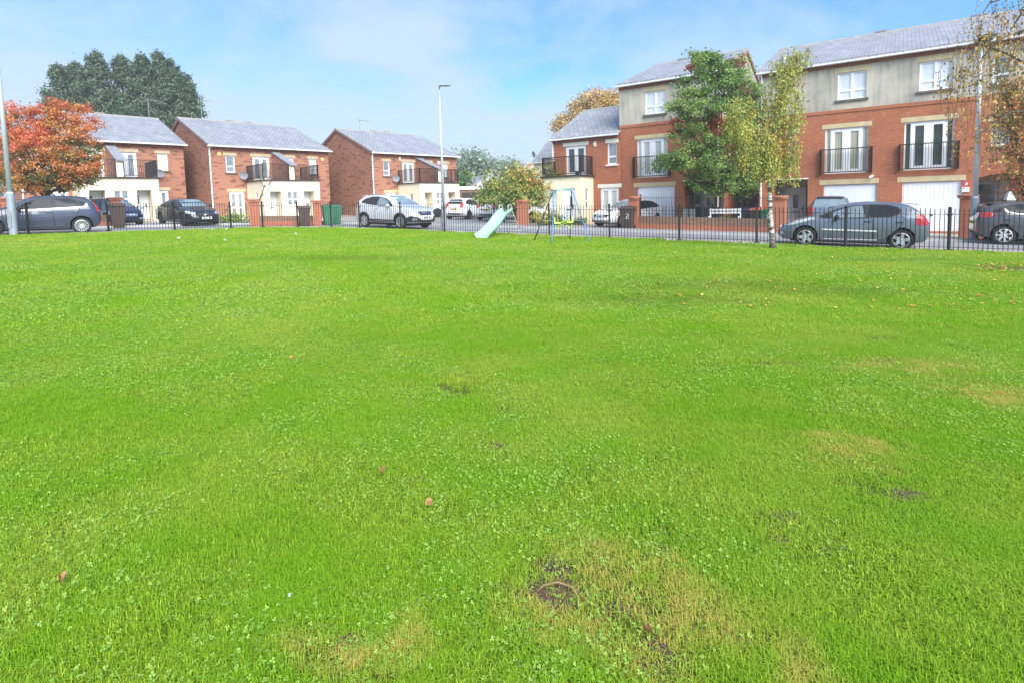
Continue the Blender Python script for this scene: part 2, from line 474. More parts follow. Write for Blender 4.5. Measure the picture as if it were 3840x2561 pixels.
def french(par, x0, x1, z0, z1, y=.07, glass='glass_grey', lintel='stone_lintel', lw=.14, side=0, mid=None, name='french_door', lh=.22):
    """pair of glazed leaves with wide white stiles, and narrow side lights when side > 0"""
    fr = MB(); gl = MB()
    fw = .06
    fr.box(x0, x0+fw, y, y+.07, z0, z1); fr.box(x1-fw, x1, y, y+.07, z0, z1)
    fr.box(x0+fw, x1-fw, y, y+.07, z1-fw, z1); fr.box(x0+fw, x1-fw, y, y+.07, z0, z0+fw)
    a, b_ = x0+fw, x1-fw
    if side:
        for q0, q1 in ((a, a+side), (b_-side, b_)):
            gl.quad((q0, y+.05, z0+fw), (q1, y+.05, z0+fw), (q1, y+.05, z1-fw), (q0, y+.05, z1-fw))
        a += side; b_ -= side
    c = (a+b_)/2; st = .12
    for l0, l1 in ((a, c), (c, b_)):
        st_ = st if not side else .17
        fr.box(l0, l0+st_, y-.005, y+.06, z0+fw, z1-fw); fr.box(l1-st_, l1, y-.005, y+.06, z0+fw, z1-fw)
        fr.box(l0+st_, l1-st_, y-.005, y+.06, z1-fw-.12, z1-fw); fr.box(l0+st_, l1-st_, y-.005, y+.06, z0+fw, z0+fw+.14)
        if mid: fr.box(l0+st_, l1-st_, y-.004, y+.06, z0+mid-.06, z0+mid+.06)
        gl.quad((l0+st_, y+.045, z0+fw+.14), (l1-st_, y+.045, z0+fw+.14), (l1-st_, y+.045, z1-fw-.12), (l0+st_, y+.045, z1-fw-.12))
    f = fr.build(name, 'upvc', par); gl.build('pane', glass, f)
    if lintel:
        l = MB(); l.box(x0-lw, x1+lw, -.012, .09, z1+.003, z1+lh); l.build('lintel', lintel, f)
    return f

def entry(par, x0, x1, z0, z1, y, mat='door_white', glass='glass_dark', hinge=1, glz=(.30, .62, .5, .9), box=True):
    """front door in its frame: glazed slot, handle, letter box"""
    fr = MB()
    fr.box(x0, x1, y, y+.05, z0, z1)
    fr.box(x0, x0+.06, y-.03, y, z0, z1); fr.box(x1-.06, x1, y-.03, y, z0, z1); fr.box(x0+.06, x1-.06, y-.03, y, z1-.06, z1)
    d = fr.build('front_door', mat, par)
    w = x1-x0; h = z1-z0
    g = MB(); g.box(x0+w*glz[0], x0+w*glz[1], y-.012, y-.002, z0+h*glz[2], z0+h*glz[3]); g.build('pane', glass, d)
    hx = x1-.14 if hinge > 0 else x0+.14
    hb = MB(); hb.box(hx-.015, hx+.015, y-.05, y-.002, z0+h*.42, z0+h*.54); hb.box(hx-.09, hx+.02, y-.06, y-.045, z0+h*.47, z0+h*.49)
    hb.build('handle', 'black_metal', d)
    if box:
        l = MB(); l.box(x0+w*.34, x0+w*.66, y-.012, y-.002, z0+h*.38, z0+h*.41); l.build('letter_box', 'black_metal', d)
    return d

def gable_roof(par, x0, x1, D, ze, zr, ovx=.12, ovy=.3, mat='slate', th=.1, ridge=True, vents=()):
    mb = MB(); s = (zr-ze)/(D/2)
    a = x0-ovx; b_ = x1+ovx
    yl = -ovy; zl = ze - s*ovy
    prof = [(yl, zl+th), (D/2, zr+th), (D+ovy, zl+th), (D+ovy, zl), (D/2, zr), (yl, zl)]
    mb.prism(prof, 'x', a, b_)
    r = mb.build('roof', mat, par)
    if ridge:
        t = MB(); y = D/2
        t.prism([(y-.13, zr+th-.05), (y-.06, zr+th+.05), (y+.06, zr+th+.05), (y+.13, zr+th-.05)], 'x', a-.01, b_+.01)
        for vx in vents: t.box(vx-.3, vx+.3, y-.09, y+.09, zr+th+.05, zr+th+.13)
        t.build('ridge_tiles', 'ridge', r)
    # brick-coloured verge under the slates at each gable
    for q in (x0-ovx*.9, x1+.003):
        v = MB()
        for side in (0, 1):
            ya, yb = (0, D/2) if side == 0 else (D, D/2)
            v.prism([(ya, ze-.16), (ya, ze-.01), (yb, zr-.01), (yb, zr-.16)] if side == 0 else [(ya, ze-.16), (yb, zr-.16), (yb, zr-.01), (ya, ze-.01)], 'x', q, q+ovx*.9-.003)
        v.build('verge', 'brick_verge', r)
    return r
P('brick_verge', (.30, .11, .07), .85, var=.2, scale=9)

def gutter(par, x0, x1, z, y=-.36, mat='upvc'):
    g = MB(); g.prism([(y-.06, z), (y-.06, z-.06), (y-.02, z-.09), (y+.04, z-.09), (y+.06, z-.05), (y+.06, z)], 'x', x0, x1)
    return g.build('gutter', mat, par)
def downpipe(par, x, z0, z1, y=-.08, off=-.34, mat='upvc', r=.04):
    g = MB(); g.tube([(x, off, z1), (x, off+.05, z1-.08), (x, y, z1-.32), (x, y, z1-.5), (x, y, z0+.1), (x, y-.06, z0)], r, 8)
    for z in np.arange(z0+.6, z1-.6, 1.3): g.box(x-.06, x+.06, y-.045, y+.08, z-.025, z+.025)
    return g.build('downpipe', mat, par, smooth=False)
def railing(par, path, z0, h, mat='black_metal', gap=.11, r=.009, name='railing', posts=True, rail=.022):
    mb = MB()
    for i in range(len(path)-1):
        a, b_ = Vector((*path[i], 0)), Vector((*path[i+1], 0)); L = (b_-a).length; t = (b_-a)/L
        n = Vector((-t.y, t.x, 0))
        for z, hw in ((z0+h, rail), (z0+.08, rail*.7)):
            q = [a-n*hw, b_-n*hw, b_+n*hw, a+n*hw]
            mb.hexa([(p.x, p.y, z-rail*.8) for p in q]+[(p.x, p.y, z+rail*.8) for p in q])
        k = max(1, int(L/gap))
        for j in range(1, k):
            p = a + t*(L*j/k); mb.box(p.x-r, p.x+r, p.y-r, p.y+r, z0+.08, z0+h)
        if posts:
            for p in (a, b_): mb.box(p.x-.03, p.x+.03, p.y-.03, p.y+.03, z0, z0+h+.03)
    return mb.build(name, mat, par)
def sat_dish(par, x, y, z, r=.28, mat='dish_grey', yaw=-.5):
    mb = MB(); prof = [(0, .0), (r*.5, -.012), (r*.85, -.045), (r, -.07)]
    mb.lathe(prof, 18, axis='y'); 
    mb.tube([(0, -.02, 0), (0, .25, -.1)], .018, 6); mb.tube([(0, -.03, -r*.8), (0, -.34, -.05)], .012, 6); mb.box(-.03, .03, -.38, -.32, -.08, -.02)
    o = mb.build('satellite_dish', mat, par, smooth=True); o.location = (x, y, z); o.rotation_euler = (.25, 0, yaw); return o
def alarm(par, x, z, mat='alarm_orange', kind='round'):
    mb = MB()
    if kind == 'round': mb.lathe([(0, -.07), (.12, -.065), (.15, -.03), (.15, 0)], 18, axis='y', c=(x, 0, z))
    elif kind == 'oval':
        mb.lathe([(0, -.07), (.11, -.06), (.14, -.02), (.14, 0)], 18, axis='y'); mb.v = [(v[0]*.85+x, v[1], v[2]*1.3+z) for v in mb.v]
    else: mb.box(x-.09, x+.09, -.07, 0, z-.16, z+.16); mb.box(x-.06, x+.06, -.085, -.07, z-.12, z+.05)
    return mb.build('alarm_box', mat, par, smooth=False)
def aerial(par, x, y, z, h=1.5, w=1.0):
    mb = MB(); mb.tube([(x, y, z), (x, y, z+h)], .022, 6); mb.tube([(x-.12, y, z+h-.08), (x+w, y+.1, z+h-.08)], .016, 6)
    for k in range(9): 
        q = x-.05+w*k/9; mb.tube([(q, y-.16, z+h-.08), (q, y+.2, z+h-.08)], .008, 5)
    for k in (-1, 1): mb.tube([(x-.12, y, z+h-.08), (x-.2, y, z+h-.08+.2*k)], .01, 5)
    return mb.build('tv_aerial', 'aerial', par)

def closed_shell(mb, W, D, ze, zr, mat=0, left=True, right=True, split=None, mat2=1, z0=-.6):
    """sides and back; gables rise to the ridge"""
    for x, on in ((0, left), (W, right)):
        if not on: continue
        if split is None:
            mb.add([(x, 0, z0), (x, D, z0), (x, D, ze), (x, D/2, zr), (x, 0, ze)], [(0, 1, 2, 3, 4)], mat)
        else:
            mb.add([(x, 0, z0), (x, D, z0), (x, D, split), (x, 0, split)], [(0, 1, 2, 3)], mat)
            mb.add([(x, 0, split), (x, D, split), (x, D, ze), (x, D/2, zr), (x, 0, ze)], [(0, 1, 2, 3, 4)], mat2)
    mb.quad((0, D, z0), (W, D, z0), (W, D, ze), (0, D, ze), mat)

# ---------------------------------------------------------------- the pairs of brick houses on the left
def semi(origin, ang, label, D, zr, alarm_kind, dish, W=8.6, aer=None, ze=5.1, downp=True, grp='brick house pairs along the left road'):
    H = thing('brick_house', label, 'house', (origin[0], origin[1], gz(*origin)), R(ang), grp)
    mb = MB()
    M = lambda a, b_: (W-b_, W-a)
    up = [(1.0, 1.6, 3.2, 4.37), (*M(1.0, 1.6), 3.2, 4.37), (2.8, 4.0, 2.62, 4.37), (*M(2.8, 4.0), 2.62, 4.37)]
    gf = [(1.1, 2.1, -.1, 1.86), (*M(1.1, 2.1), -.1, 1.86)]
    wall_face(mb, 0, W, -.6, ze, up+gf)
    closed_shell(mb, W, D, ze, zr)
    wall = mb.build('wall', 'brick_mottled', H)
    for i, o in enumerate(up[:2]): window(H, *o, glass='glass_grey' if i == 0 else 'glass_net')
    for o in up[2:]: french(H, *o, glass='glass_grey', lw=.13)
    for o in gf: french(H, *o, glass='glass_grey', mid=.85, lw=.13, lh=.2)
    gable_roof(H, 0, W, D, ze, zr, vents=(W*.42, W*.58))
    gutter(H, -.2, W+.2, ze-.1)
    # corbels under the eaves
    cb = MB(); cb.box(0, W, -.05, -.002, ze-.36, ze-.2)
    for k in range(12): cb.box(.3+k*W/12, .42+k*W/12, -.2, -.051, ze-.3, ze-.22)
    cb.build('eaves_course', 'brick_verge', H)
    if downp: downpipe(H, -.02, -.1, ze-.06)
    # ground floor porch block carrying two terraces
    PX0_, PX1_, PD, PZ = 2.3, W-2.3, 3.0, 2.5
    mb = MB()
    ops = [(2.72, 3.5, -.2, 1.78, .9, 0), (3.92, 4.3, .8, 1.75), (*M(3.92, 4.3), .8, 1.75), (*M(2.72, 3.5), -.2, 1.78, .9, 0)]
    wall_face(mb, PX0_, PX1_, -.6, PZ, ops, y=-PD)
    mb2 = MB(); wall_face(mb2, -PD+.0, 0, -.6, PZ, [(-2.0, -1.55, .55, 1.72)], y=0)
    # left cheek with its narrow window: map (x,y,z) -> (PX0 + y, x, z)
    mb.add([(PX0_+v[1], v[0], v[2]) for v in mb2.v], mb2.f, 0)
    mb.quad((PX1_, -PD, -.6), (PX1_, 0, -.6), (PX1_, 0, PZ), (PX1_, -PD, PZ))
    mb.quad((PX0_, -PD, PZ), (PX1_, -PD, PZ), (PX1_, 0, PZ), (PX0_, 0, PZ))
    porch = mb.build('porch', 'render_cream', H)
    ed = MB(); ed.box(PX0_-.1, PX1_+.1, -PD-.1, -.002, PZ+.003, PZ+.09); ed.build('terrace_edge', 'black_edge', H)
    for o in ops[1:3]: window(H, o[0], o[1], o[2], o[3], y=-PD+.06, lintel=None, sill=None, tran=.45, fw=.055)
    for i, o in enumerate((ops[0], ops[3])): entry(H, o[0]+.02, o[1]-.02, -.05, 1.76, -PD+.84, hinge=-1 if i == 0 else 1, glz=(.12, .3, .55, .85))
    cw = window(H, -2.0, -1.55, .55, 1.72, y=.05, lintel=None, sill=None, tran=.4, fw=.055,
                xf=Matrix(((0, 1, 0, PX0_), (1, 0, 0, 0), (0, 0, 1, 0), (0, 0, 0, 1))))
    # wing wall between the terraces under a sloping slate cap
    x0, x1 = W/2-.13, W/2+.17
    ww = MB(); ww.prism([(0, PZ+.09), (0, 4.62), (-2.75, 3.62), (-2.75, PZ+.09)], 'x', x0, x1)
    wing = ww.build('wing_wall', 'brick_mottled', H)
    c = MB(); c.prism([(-2.76, PZ+.09), (-2.76, 3.63), (-3.02, 3.54), (-3.02, PZ+.09)], 'x', x0-.02, x1+.02); c.build('end_pier', 'render_cream', wing)
    c = MB(); c.prism([(0, 4.72), (-3.2, 3.55), (-3.2, 3.63), (0, 4.80)], 'x', x0-.06, x1+.2); c.build('slate_cap', 'slate', wing)
    for a, b_ in ((PX0_, x0-.06), (x1+.06, PX1_)):
        left = a < W/2
        pth = [(a+.05, -.1), (a+.05, -PD+.05), (b_, -PD+.05)] if left else [(a, -PD+.05), (b_-.05, -PD+.05), (b_-.05, -.1)]
        railing(H, pth, PZ+.09, 1.06, 'brown_metal', gap=.1, r=.011, name='terrace_railing')
    if alarm_kind == 'orange':
        alarm(H, .62, 4.45); alarm(H, W-.5, 4.35)
    elif alarm_kind == 'box': alarm(H, 2.55, 4.62, 'alarm_cream', 'box'); alarm(H, W-2.0, 4.4, 'upvc', 'round')
    if dish: sat_dish(H, dish, -.3, 3.0)
    if aer: aerial(H, aer[0], D*.32, ze+(zr-ze)*.62, aer[1])
    return H

semi((-28.94, 32.66), 45, 'brick house pair with mottled walls behind the orange maple and dark navy hatchback', 13.2, 7.55, None, 7.05, aer=(7.6, 2.1))
semi((-20.48, 37.70), 45, 'brick house pair with two round orange alarm boxes and a bare sapling in front', 13.2, 7.6, 'orange', 2.05, aer=(.9, 2.2))
semi((-10.82, 43.35), 45.6, 'brick house pair with cream alarm box behind the silver crossover car', 10.8, 7.35, 'box', 1.95, aer=(1.1, 1.6))

# ---------------------------------------------------------------- three-storey houses on the right
def bay(H, ox, mirror=False, glass='glass_curtain'):
    """openings of one garage bay: top window, tall french door with guard, garage"""
    return [(ox+.5, ox+1.68, 6.2, 7.5), (ox, ox+1.8, 2.66, 4.86), (ox-.02, ox+2.2, -.15, 2.12)]
def garage_door(H, x0, x1, z0, z1):
    g = MB(); g.box(x0, x1, .1, .16, z0, z1)
    n = 13
    for k in range(n): g.box(x0+.05+(x1-x0-.1)*k/n+.01, x0+.05+(x1-x0-.1)*(k+1)/n-.01, .088, .0995, z0+.06, z1-.05)
    d = g.build('garage_door', 'garage_white', H)
    h = MB(); h.box((x0+x1)/2-.05, (x0+x1)/2+.05, .06, .085, z0+.7, z0+.76); h.build('handle', 'black_metal', d)
    l = MB(); l.box(x0-.2, x1+.06, -.012, .09, z1+.003, z1+.24); l.build('lintel', 'stone_lintel', d)
    return d
def juliet(H, x0, x1, z0):
    return railing(H, [(x0-.16, -.05), (x0-.16, -.2), (x1+.16, -.2), (x1+.16, -.05)], z0-.02, 1.2, 'brown_metal', gap=.105, r=.009, name='guard_railing', rail=.028)

def tall(origin, ang, label, W, bays, recs, D, zr, small=(), ze=8.1, right_gable=False, pipes=(), split=5.75, roofx=None, rear=0, glasses=('glass_curtain', 'glass_green'), slate='slate_warm'):
    H = thing('town_house', label, 'house', (origin[0], origin[1], gz(*origin)), R(ang), 'three-storey town houses on the right')
    mb = MB(); low = []; top = []
    for ox in bays:
        b_ = bay(H, ox); top.append(b_[0]); low += b_[1:]
    recd = [(r[0], r[1], -.2, r[2], r[3]) for r in recs]
    low += recd
    low += [s for s in small if s[3] < split]; top += [s for s in small if s[3] > split]
    wall_face(mb, 0, W, -.6, split, low, mat=0)
    wall_face(mb, 0, W, split, ze-.32, top, mat=1)
    mb.quad((0, 0, ze-.32), (W, 0, ze-.32), (W, 0, ze), (0, 0, ze), 0)
    # soldier course between brick and render
    mb.box(0, W, -.035, -.002, split-.16, split-.003, 0)
    closed_shell(mb, W, D, ze, zr, split=split, left=True, right=True)
    mb.build('wall', ['brick_orange', 'render_stained'], H)
    gable_roof(H, 0, W, D, ze, zr, ovx=.1, ovy=.28, mat=slate, vents=(W*.3, W*.55))
    gutter(H, -.12, W+.12, ze-.1, -.3, 'upvc')
    f = MB(); f.box(.0, W, -.06, -.002, ze-.32, ze-.14); f.build('eaves_course', 'brick_verge', H)
    for i, ox in enumerate(bays):
        w_, j_, g_ = bay(H, ox)
        window(H, *w_, cols=2, tran=.34, glass='glass_net', lintel='stone_lintel', lw=.14, lh=.26)
        french(H, *j_, side=.17, glass=glasses[i % len(glasses)], lw=.14)
        juliet(H, j_[0], j_[1], j_[2])
        garage_door(H, *g_)
    for s in small: window(H, *s, glass='glass_grey', cols=1)
    for r in recs:
        x0, x1, h, dp = r[:4]
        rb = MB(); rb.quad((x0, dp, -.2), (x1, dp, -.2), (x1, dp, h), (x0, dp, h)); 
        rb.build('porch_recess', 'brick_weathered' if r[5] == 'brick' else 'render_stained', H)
        dx0, dx1 = r[4]
        entry(H, dx0, dx1, -.1, min(2.05, h-.14), dp-.08, mat='door_grey', glass='glass_dark', glz=(.36, .62, .5, .82))
        if r[6]:
            g = MB(); g.box(r[6][0], r[6][1], dp-.07, dp-.02, -.05, 2.0); g.box(r[6][0], r[6][1], dp-.075, dp-.01, .92, 1.02)
            sl_ = g.build('side_light', 'door_grey', H)
            g = MB(); g.box(r[6][0]+.05, r[6][1]-.05, dp-.09, dp-.076, .1, .9); g.box(r[6][0]+.05, r[6][1]-.05, dp-.09, dp-.076, 1.05, 1.92); g.build('pane', 'glass_dark', sl_)
        t = MB()
        if r[7] == 'flat': t.box(x0-.02, x1+.02, -.05, -.002, h+.002, h+.07)
        else:
            # shallow brick arch over the opening
            n = 10; pts = []
            for k in range(n+1):
                u = k/n; pts.append((x0+(x1-x0)*u, h+.02-.16*(2*u-1)**2))
            t.prism([(x0, h)]+[(p[0], p[1]-.02) for p in pts[:n//2+1]], 'y', -.003, .11)
            t.prism([(x1, h)]+[(p[0], p[1]-.02) for p in reversed(pts[n//2:])], 'y', -.003, .11)
        t.build('porch_head', 'stone_white' if r[7] == 'flat' else 'brick_orange', H)
    for x in pipes: downpipe(H, x, -.1, ze-.06)
    return H
HR = tall((13.18, 29.16), -35.2, 'long terrace of three-storey town houses with two white garages at the right edge', 17.0,
     (3.04, 6.24), ((.72, 2.31, 2.44, 1.2, (1.15, 2.1), 'render', (.76, 1.1), 'flat'), (8.9, 10.6, 2.35, 1.2, (9.75, 10.55), 'render', (8.95, 9.65), 'arch')),
     12.4, 10.45, small=((1.38, 1.78, 3.62, 4.8), (9.3, 9.92, 3.55, 4.6), (9.26, 9.86, 6.15, 7.3), (12.2, 13.0, 3.55, 4.6), (12.2, 13.0, 6.15, 7.3)), pipes=(.12,))
HL = tall((6.5, 32.6), -35, 'three-storey town house with one white garage behind the green and red tree', 5.7,
     (1.08,), ((3.75, 5.62, 2.32, 1.3, (4.45, 5.15), 'brick', (4.0, 4.4), 'flat'),), 12.6, 10.35, pipes=(5.62,), glasses=('glass_pale',))
# warning plate beside the second garage, security camera, string of lights
g = MB(); g.box(8.5-.13, 8.5+.13, -.03, -.002, 1.83, 2.08); sg = g.build('warning_plate', 'sign_red', HR)
g = MB(); g.prism([(8.46, 1.9), (8.55, 1.9), (8.58, 1.99), (8.51, 2.02)], 'y', -.036, -.0305); g.build('emblem', 'sign_white', sg)
g = MB(); g.box(8.5-.13, 8.5+.13, -.03, -.002, 1.6, 1.82); sg2 = g.build('notice_plate', 'sign_white', HR)
g = MB(); g.prism([(8.38, 1.72), (8.44, 1.74), (8.47, 1.78), (8.43, 1.79)], 'y', -.036, -.0305); g.build('emblem', 'black_edge', sg2)
g = MB(); g.tube([(5.05, -.02, 2.46), (5.05, -.14, 2.46)], .02, 6); g.tube([(4.93, -.2, 2.40), (5.08, -.12, 2.49)], .045, 10); g.build('security_camera', 'upvc', HR)

# lower two-storey house joined to the left of the single town house
k = 1.034
H = thing('end_house', 'two-storey brick house with cream porch and black balcony behind the swing frame', 'house', (2.74, 35.1, gz(2.74, 35.1)), R(-35))
W5, D5, ze5, zr5 = 4.62, 9.0, 5.25, 7.45
ops = [(.93, 2.36, 2.86, 4.68), (3.78, 4.38, 3.4, 4.66), (3.28, 4.48, .55, 2.02)]
mb = MB(); wall_face(mb, 0, W5, -.6, ze5, ops); closed_shell(mb, W5, D5, ze5, zr5, right=False); mb.build('wall', 'brick_orange', H)
french(H, *ops[0], glass='glass_dark', lintel='stone_white', lw=.18, lh=.24)
window(H, *ops[1], glass='glass_grey', lintel='stone_white', sill='stone_white', lw=.12, lh=.24)
french(H, *ops[2], glass='glass_pale', lintel='stone_white', lw=.16, name='window')
gable_roof(H, 0, W5-.13, D5, ze5, zr5, ovx=.12, ovy=.28, mat='slate_warm', vents=(3.9,))
gutter(H, -.15, W5-.02, ze5-.1, -.3)
cb = MB(); cb.box(0, W5, -.05, -.002, ze5-.34, ze5-.16); cb.build('eaves_course', 'brick_verge', H)
alarm(H, 2.97, 4.67, 'alarm_cream', 'oval')
downpipe(H, .06, -.1, ze5-.06)
PW0, PW1, PD, PZ = .22, 2.82, 1.65, 2.72
mb = MB(); po = [(1.5, 2.42, -.2, 2.04), (.68, 1.2, .86, 2.02)]
wall_face(mb, PW0, PW1, -.6, PZ, po, y=-PD)
mb2 = MB(); wall_face(mb2, -PD, 0, -.6, PZ, [(-1.05, -.62, .8, 2.0)], y=0)
mb.add([(PW1-v[1], v[0], v[2]) for v in mb2.v], mb2.f, 0)
mb.quad((PW0, -PD, -.6), (PW0, 0, -.6), (PW0, 0, PZ), (PW0, -PD, PZ)); mb.quad((PW0, -PD, PZ), (PW1, -PD, PZ), (PW1, 0, PZ), (PW0, 0, PZ))
mb.build('porch', 'render_cream', H)
ed = MB(); ed.box(PW0-.12, PW1+.1, -PD-.12, -.002, PZ+.003, PZ+.1); ed.build('terrace_edge', 'black_edge', H)
entry(H, 1.52, 2.40, -.05, 2.02, -PD+.08, glz=(.62, .8, .5, .78), hinge=1)
window(H, .68, 1.2, .86, 2.02, y=-PD+.06, lintel=None, sill=None, tran=.42, fw=.06, glass='glass_net')
sl_ = MB(); sl_.box(.58, 1.3, -PD-.09, -PD-.003, .74, .84); sl_.build('sill', 'stone_white', H)
window(H, -1.05, -.62, .8, 2.0, y=.05, lintel=None, sill=None, tran=.4, fw=.06, xf=Matrix(((0, -1, 0, PW1), (1, 0, 0, 0), (0, 0, 1, 0), (0, 0, 0, 1))))
railing(H, [(PW0, -.1), (PW0, -PD+.04), (PW1-.02, -PD+.04), (PW1-.02, -.1)], PZ+.1, 1.1, 'brown_metal', gap=.11, r=.012, name='balcony_railing', rail=.03)
pot = MB(); pot.lathe([(0, 0), (.11, 0), (.15, .22), (.13, .22), (.1, .2), (0, .2)], 12, c=(2.45, -1.35, PZ+.1)); pot.build('flower_pot', 'black_edge', H)

# houses further back
H = thing('cream_house', 'pale cream rendered house with grey roof behind the brick end house', 'house', (2.5, 58, gz(2.5, 58)), R(-35))
mb = MB(); wall_face(mb, 0, 9, -.6, 5.2, [(1.1, 2.4, 3.5, 4.4), (5.5, 6.8, 3.5, 4.4), (1.1, 2.4, .9, 2.1)]); closed_shell(mb, 9, 9, 5.2, 8.6); mb.build('wall', 'render_cream', H)
window(H, 1.1, 2.4, 3.5, 4.4, cols=2, tran=0, lintel=None, sill=None); window(H, 5.5, 6.8, 3.5, 4.4, cols=2, tran=0, lintel=None, sill=None); window(H, 1.1, 2.4, .9, 2.1, cols=2, tran=0, lintel=None, sill=None)
gable_roof(H, 0, 9, 9, 5.2, 8.6, mat='slate'); sat_dish(H, .1, 0, 6.0, .35); gutter(H, -.1, 9.1, 5.1)
p = at(1742, 72)
H = thing('bungalow', 'low pale blue-grey gabled bungalow in the misty gap between the house rows', 'house', p, R(20))
mb = MB(); mb.box(0, 7.2, 0, 10, -.8, 2.4); mb.prism([(0, 2.4), (7.2, 2.4), (3.6, 4.3)], 'y', 0, 10); mb.build('wall', 'pale_blue_wall' if 'pale_blue_wall' in MATS else 'upvc', H)
r_ = MB(); r_.hexa([(-.4, -.3, 2.2), (3.6, -.3, 4.32), (3.6, 10.3, 4.32), (-.4, 10.3, 2.2), (-.4, -.3, 2.42), (3.6, -.3, 4.55), (3.6, 10.3, 4.55), (-.4, 10.3, 2.42)])
r_.hexa([(3.605, -.3, 4.32), (7.6, -.3, 2.2), (7.6, 10.3, 2.2), (3.605, 10.3, 4.32), (3.605, -.3, 4.55), (7.6, -.3, 2.42), (7.6, 10.3, 2.42), (3.605, 10.3, 4.55)])
r_.build('roof', 'slate', H)
window(H, 2.6, 4.6, .9, 2.1, y=-.05, cols=2, tran=0, lintel=None, sill=None)
p = at(1722, 47)
H = thing('garage_block', 'flat-roofed brown garage with white roof edge beyond the parked white cars', 'garage', p, R(8))
mb = MB(); mb.box(0, 3.4, 0, 5, -.5, 2.15); mb.build('wall', 'brick_weathered', H)
mb = MB(); mb.box(-.1, 1.7, -.1, 5.1, 2.153, 2.42); mb.build('roof_edge', 'upvc', H)
mb = MB(); mb.box(.3, 2.9, -.05, -.004, -.4, 1.9); mb.build('garage_door', 'brown_metal', H)
# ---------------------------------------------------------------- railing fence round the green
FH = 1.22
def fence_post(par, p, h=FH):
    mb = MB(); x, y, z = p
    mb.box(x-.032, x+.032, y-.032, y+.032, z-.1, z+h)
    mb.lathe([(.032, z+h), (.045, z+h+.02), (.045, z+h+.035), (.0, z+h+.075)], 8, c=(x, y, 0))
    for s in (-1, 1): mb.tube([(x+s*.1, y, z+h-.13), (x+s*.05, y, z+h-.2), (x, y, z+h-.28)], .012, 5)
    mb.box(x-.07, x+.07, y-.07, y+.07, z-.02, z+.045)
    return mb.build('post', 'black_metal', par)
def fence_panel(par, a, b_, bent=None):
    mb = MB(); a, b_ = Vector(a), Vector(b_); L = (b_-a).length; t = (b_-a)/L; n = Vector((-t.y, t.x, 0)).normalized()
    for h in (FH-.16, .10):
        q = [a-n*.018, b_-n*.018, b_+n*.018, a+n*.018]
        mb.hexa([(p.x, p.y, p.z+h-.006) for p in q]+[(p.x, p.y, p.z+h+.006) for p in q])
    k = max(2, round(L/.118))
    for j in range(1, k):
        p = a+t*(L*j/k); jz = rnd.uniform(-.006, .006); lean = t*rnd.uniform(-.006, .006)
        if bent and j == bent:
            mb.tube([p+Vector((0, 0, .03)), p+Vector((-.03, -.03, .45)), p+Vector((.02, -.06, .5)), p+Vector((-.01, -.02, .56)), p+Vector((.0, 0, FH+.05))], .009, 6)
        else:
            mb.tube([p+Vector((0, 0, .03)), p+lean+Vector((0, 0, FH-.02+jz)), p+lean+Vector((0, 0, FH+.02+jz))], [.0105, .0105, .003], 6)
    return mb.build('fence_panel', 'black_metal', par)
def fz(p): return Vector((p.x, p.y, gz(p.x, p.y)+.05))
FQ = [fz(p) for p in FPTS]
fl = thing('fence', 'short stretch of black bow-less railings behind the leaning grey lamp post at far left', 'fence', FQ[1])
fl['label'] = 'short stretch of black railings beside the grey lamp post left of the fence gap'
e0 = FQ[0]; 
def rel(p, o): return Vector(p)-Vector(o)
m1 = (FQ[0]+FQ[1])/2
for p in (FQ[0], FQ[1]): fence_post(fl, rel(p, FQ[1]))
fence_panel(fl, rel(FQ[0], FQ[1]), rel(FQ[1], FQ[1]))
fm = thing('fence', 'long black metal railing fence curving along the far edge of the green', 'fence', FQ[9])
for i in range(2, len(FQ)):
    fence_post(fm, rel(FQ[i], FQ[9]))
    if i < len(FQ)-1: fence_panel(fm, rel(FQ[i], FQ[9]), rel(FQ[i+1], FQ[9]), bent=9 if i == 5 else None)

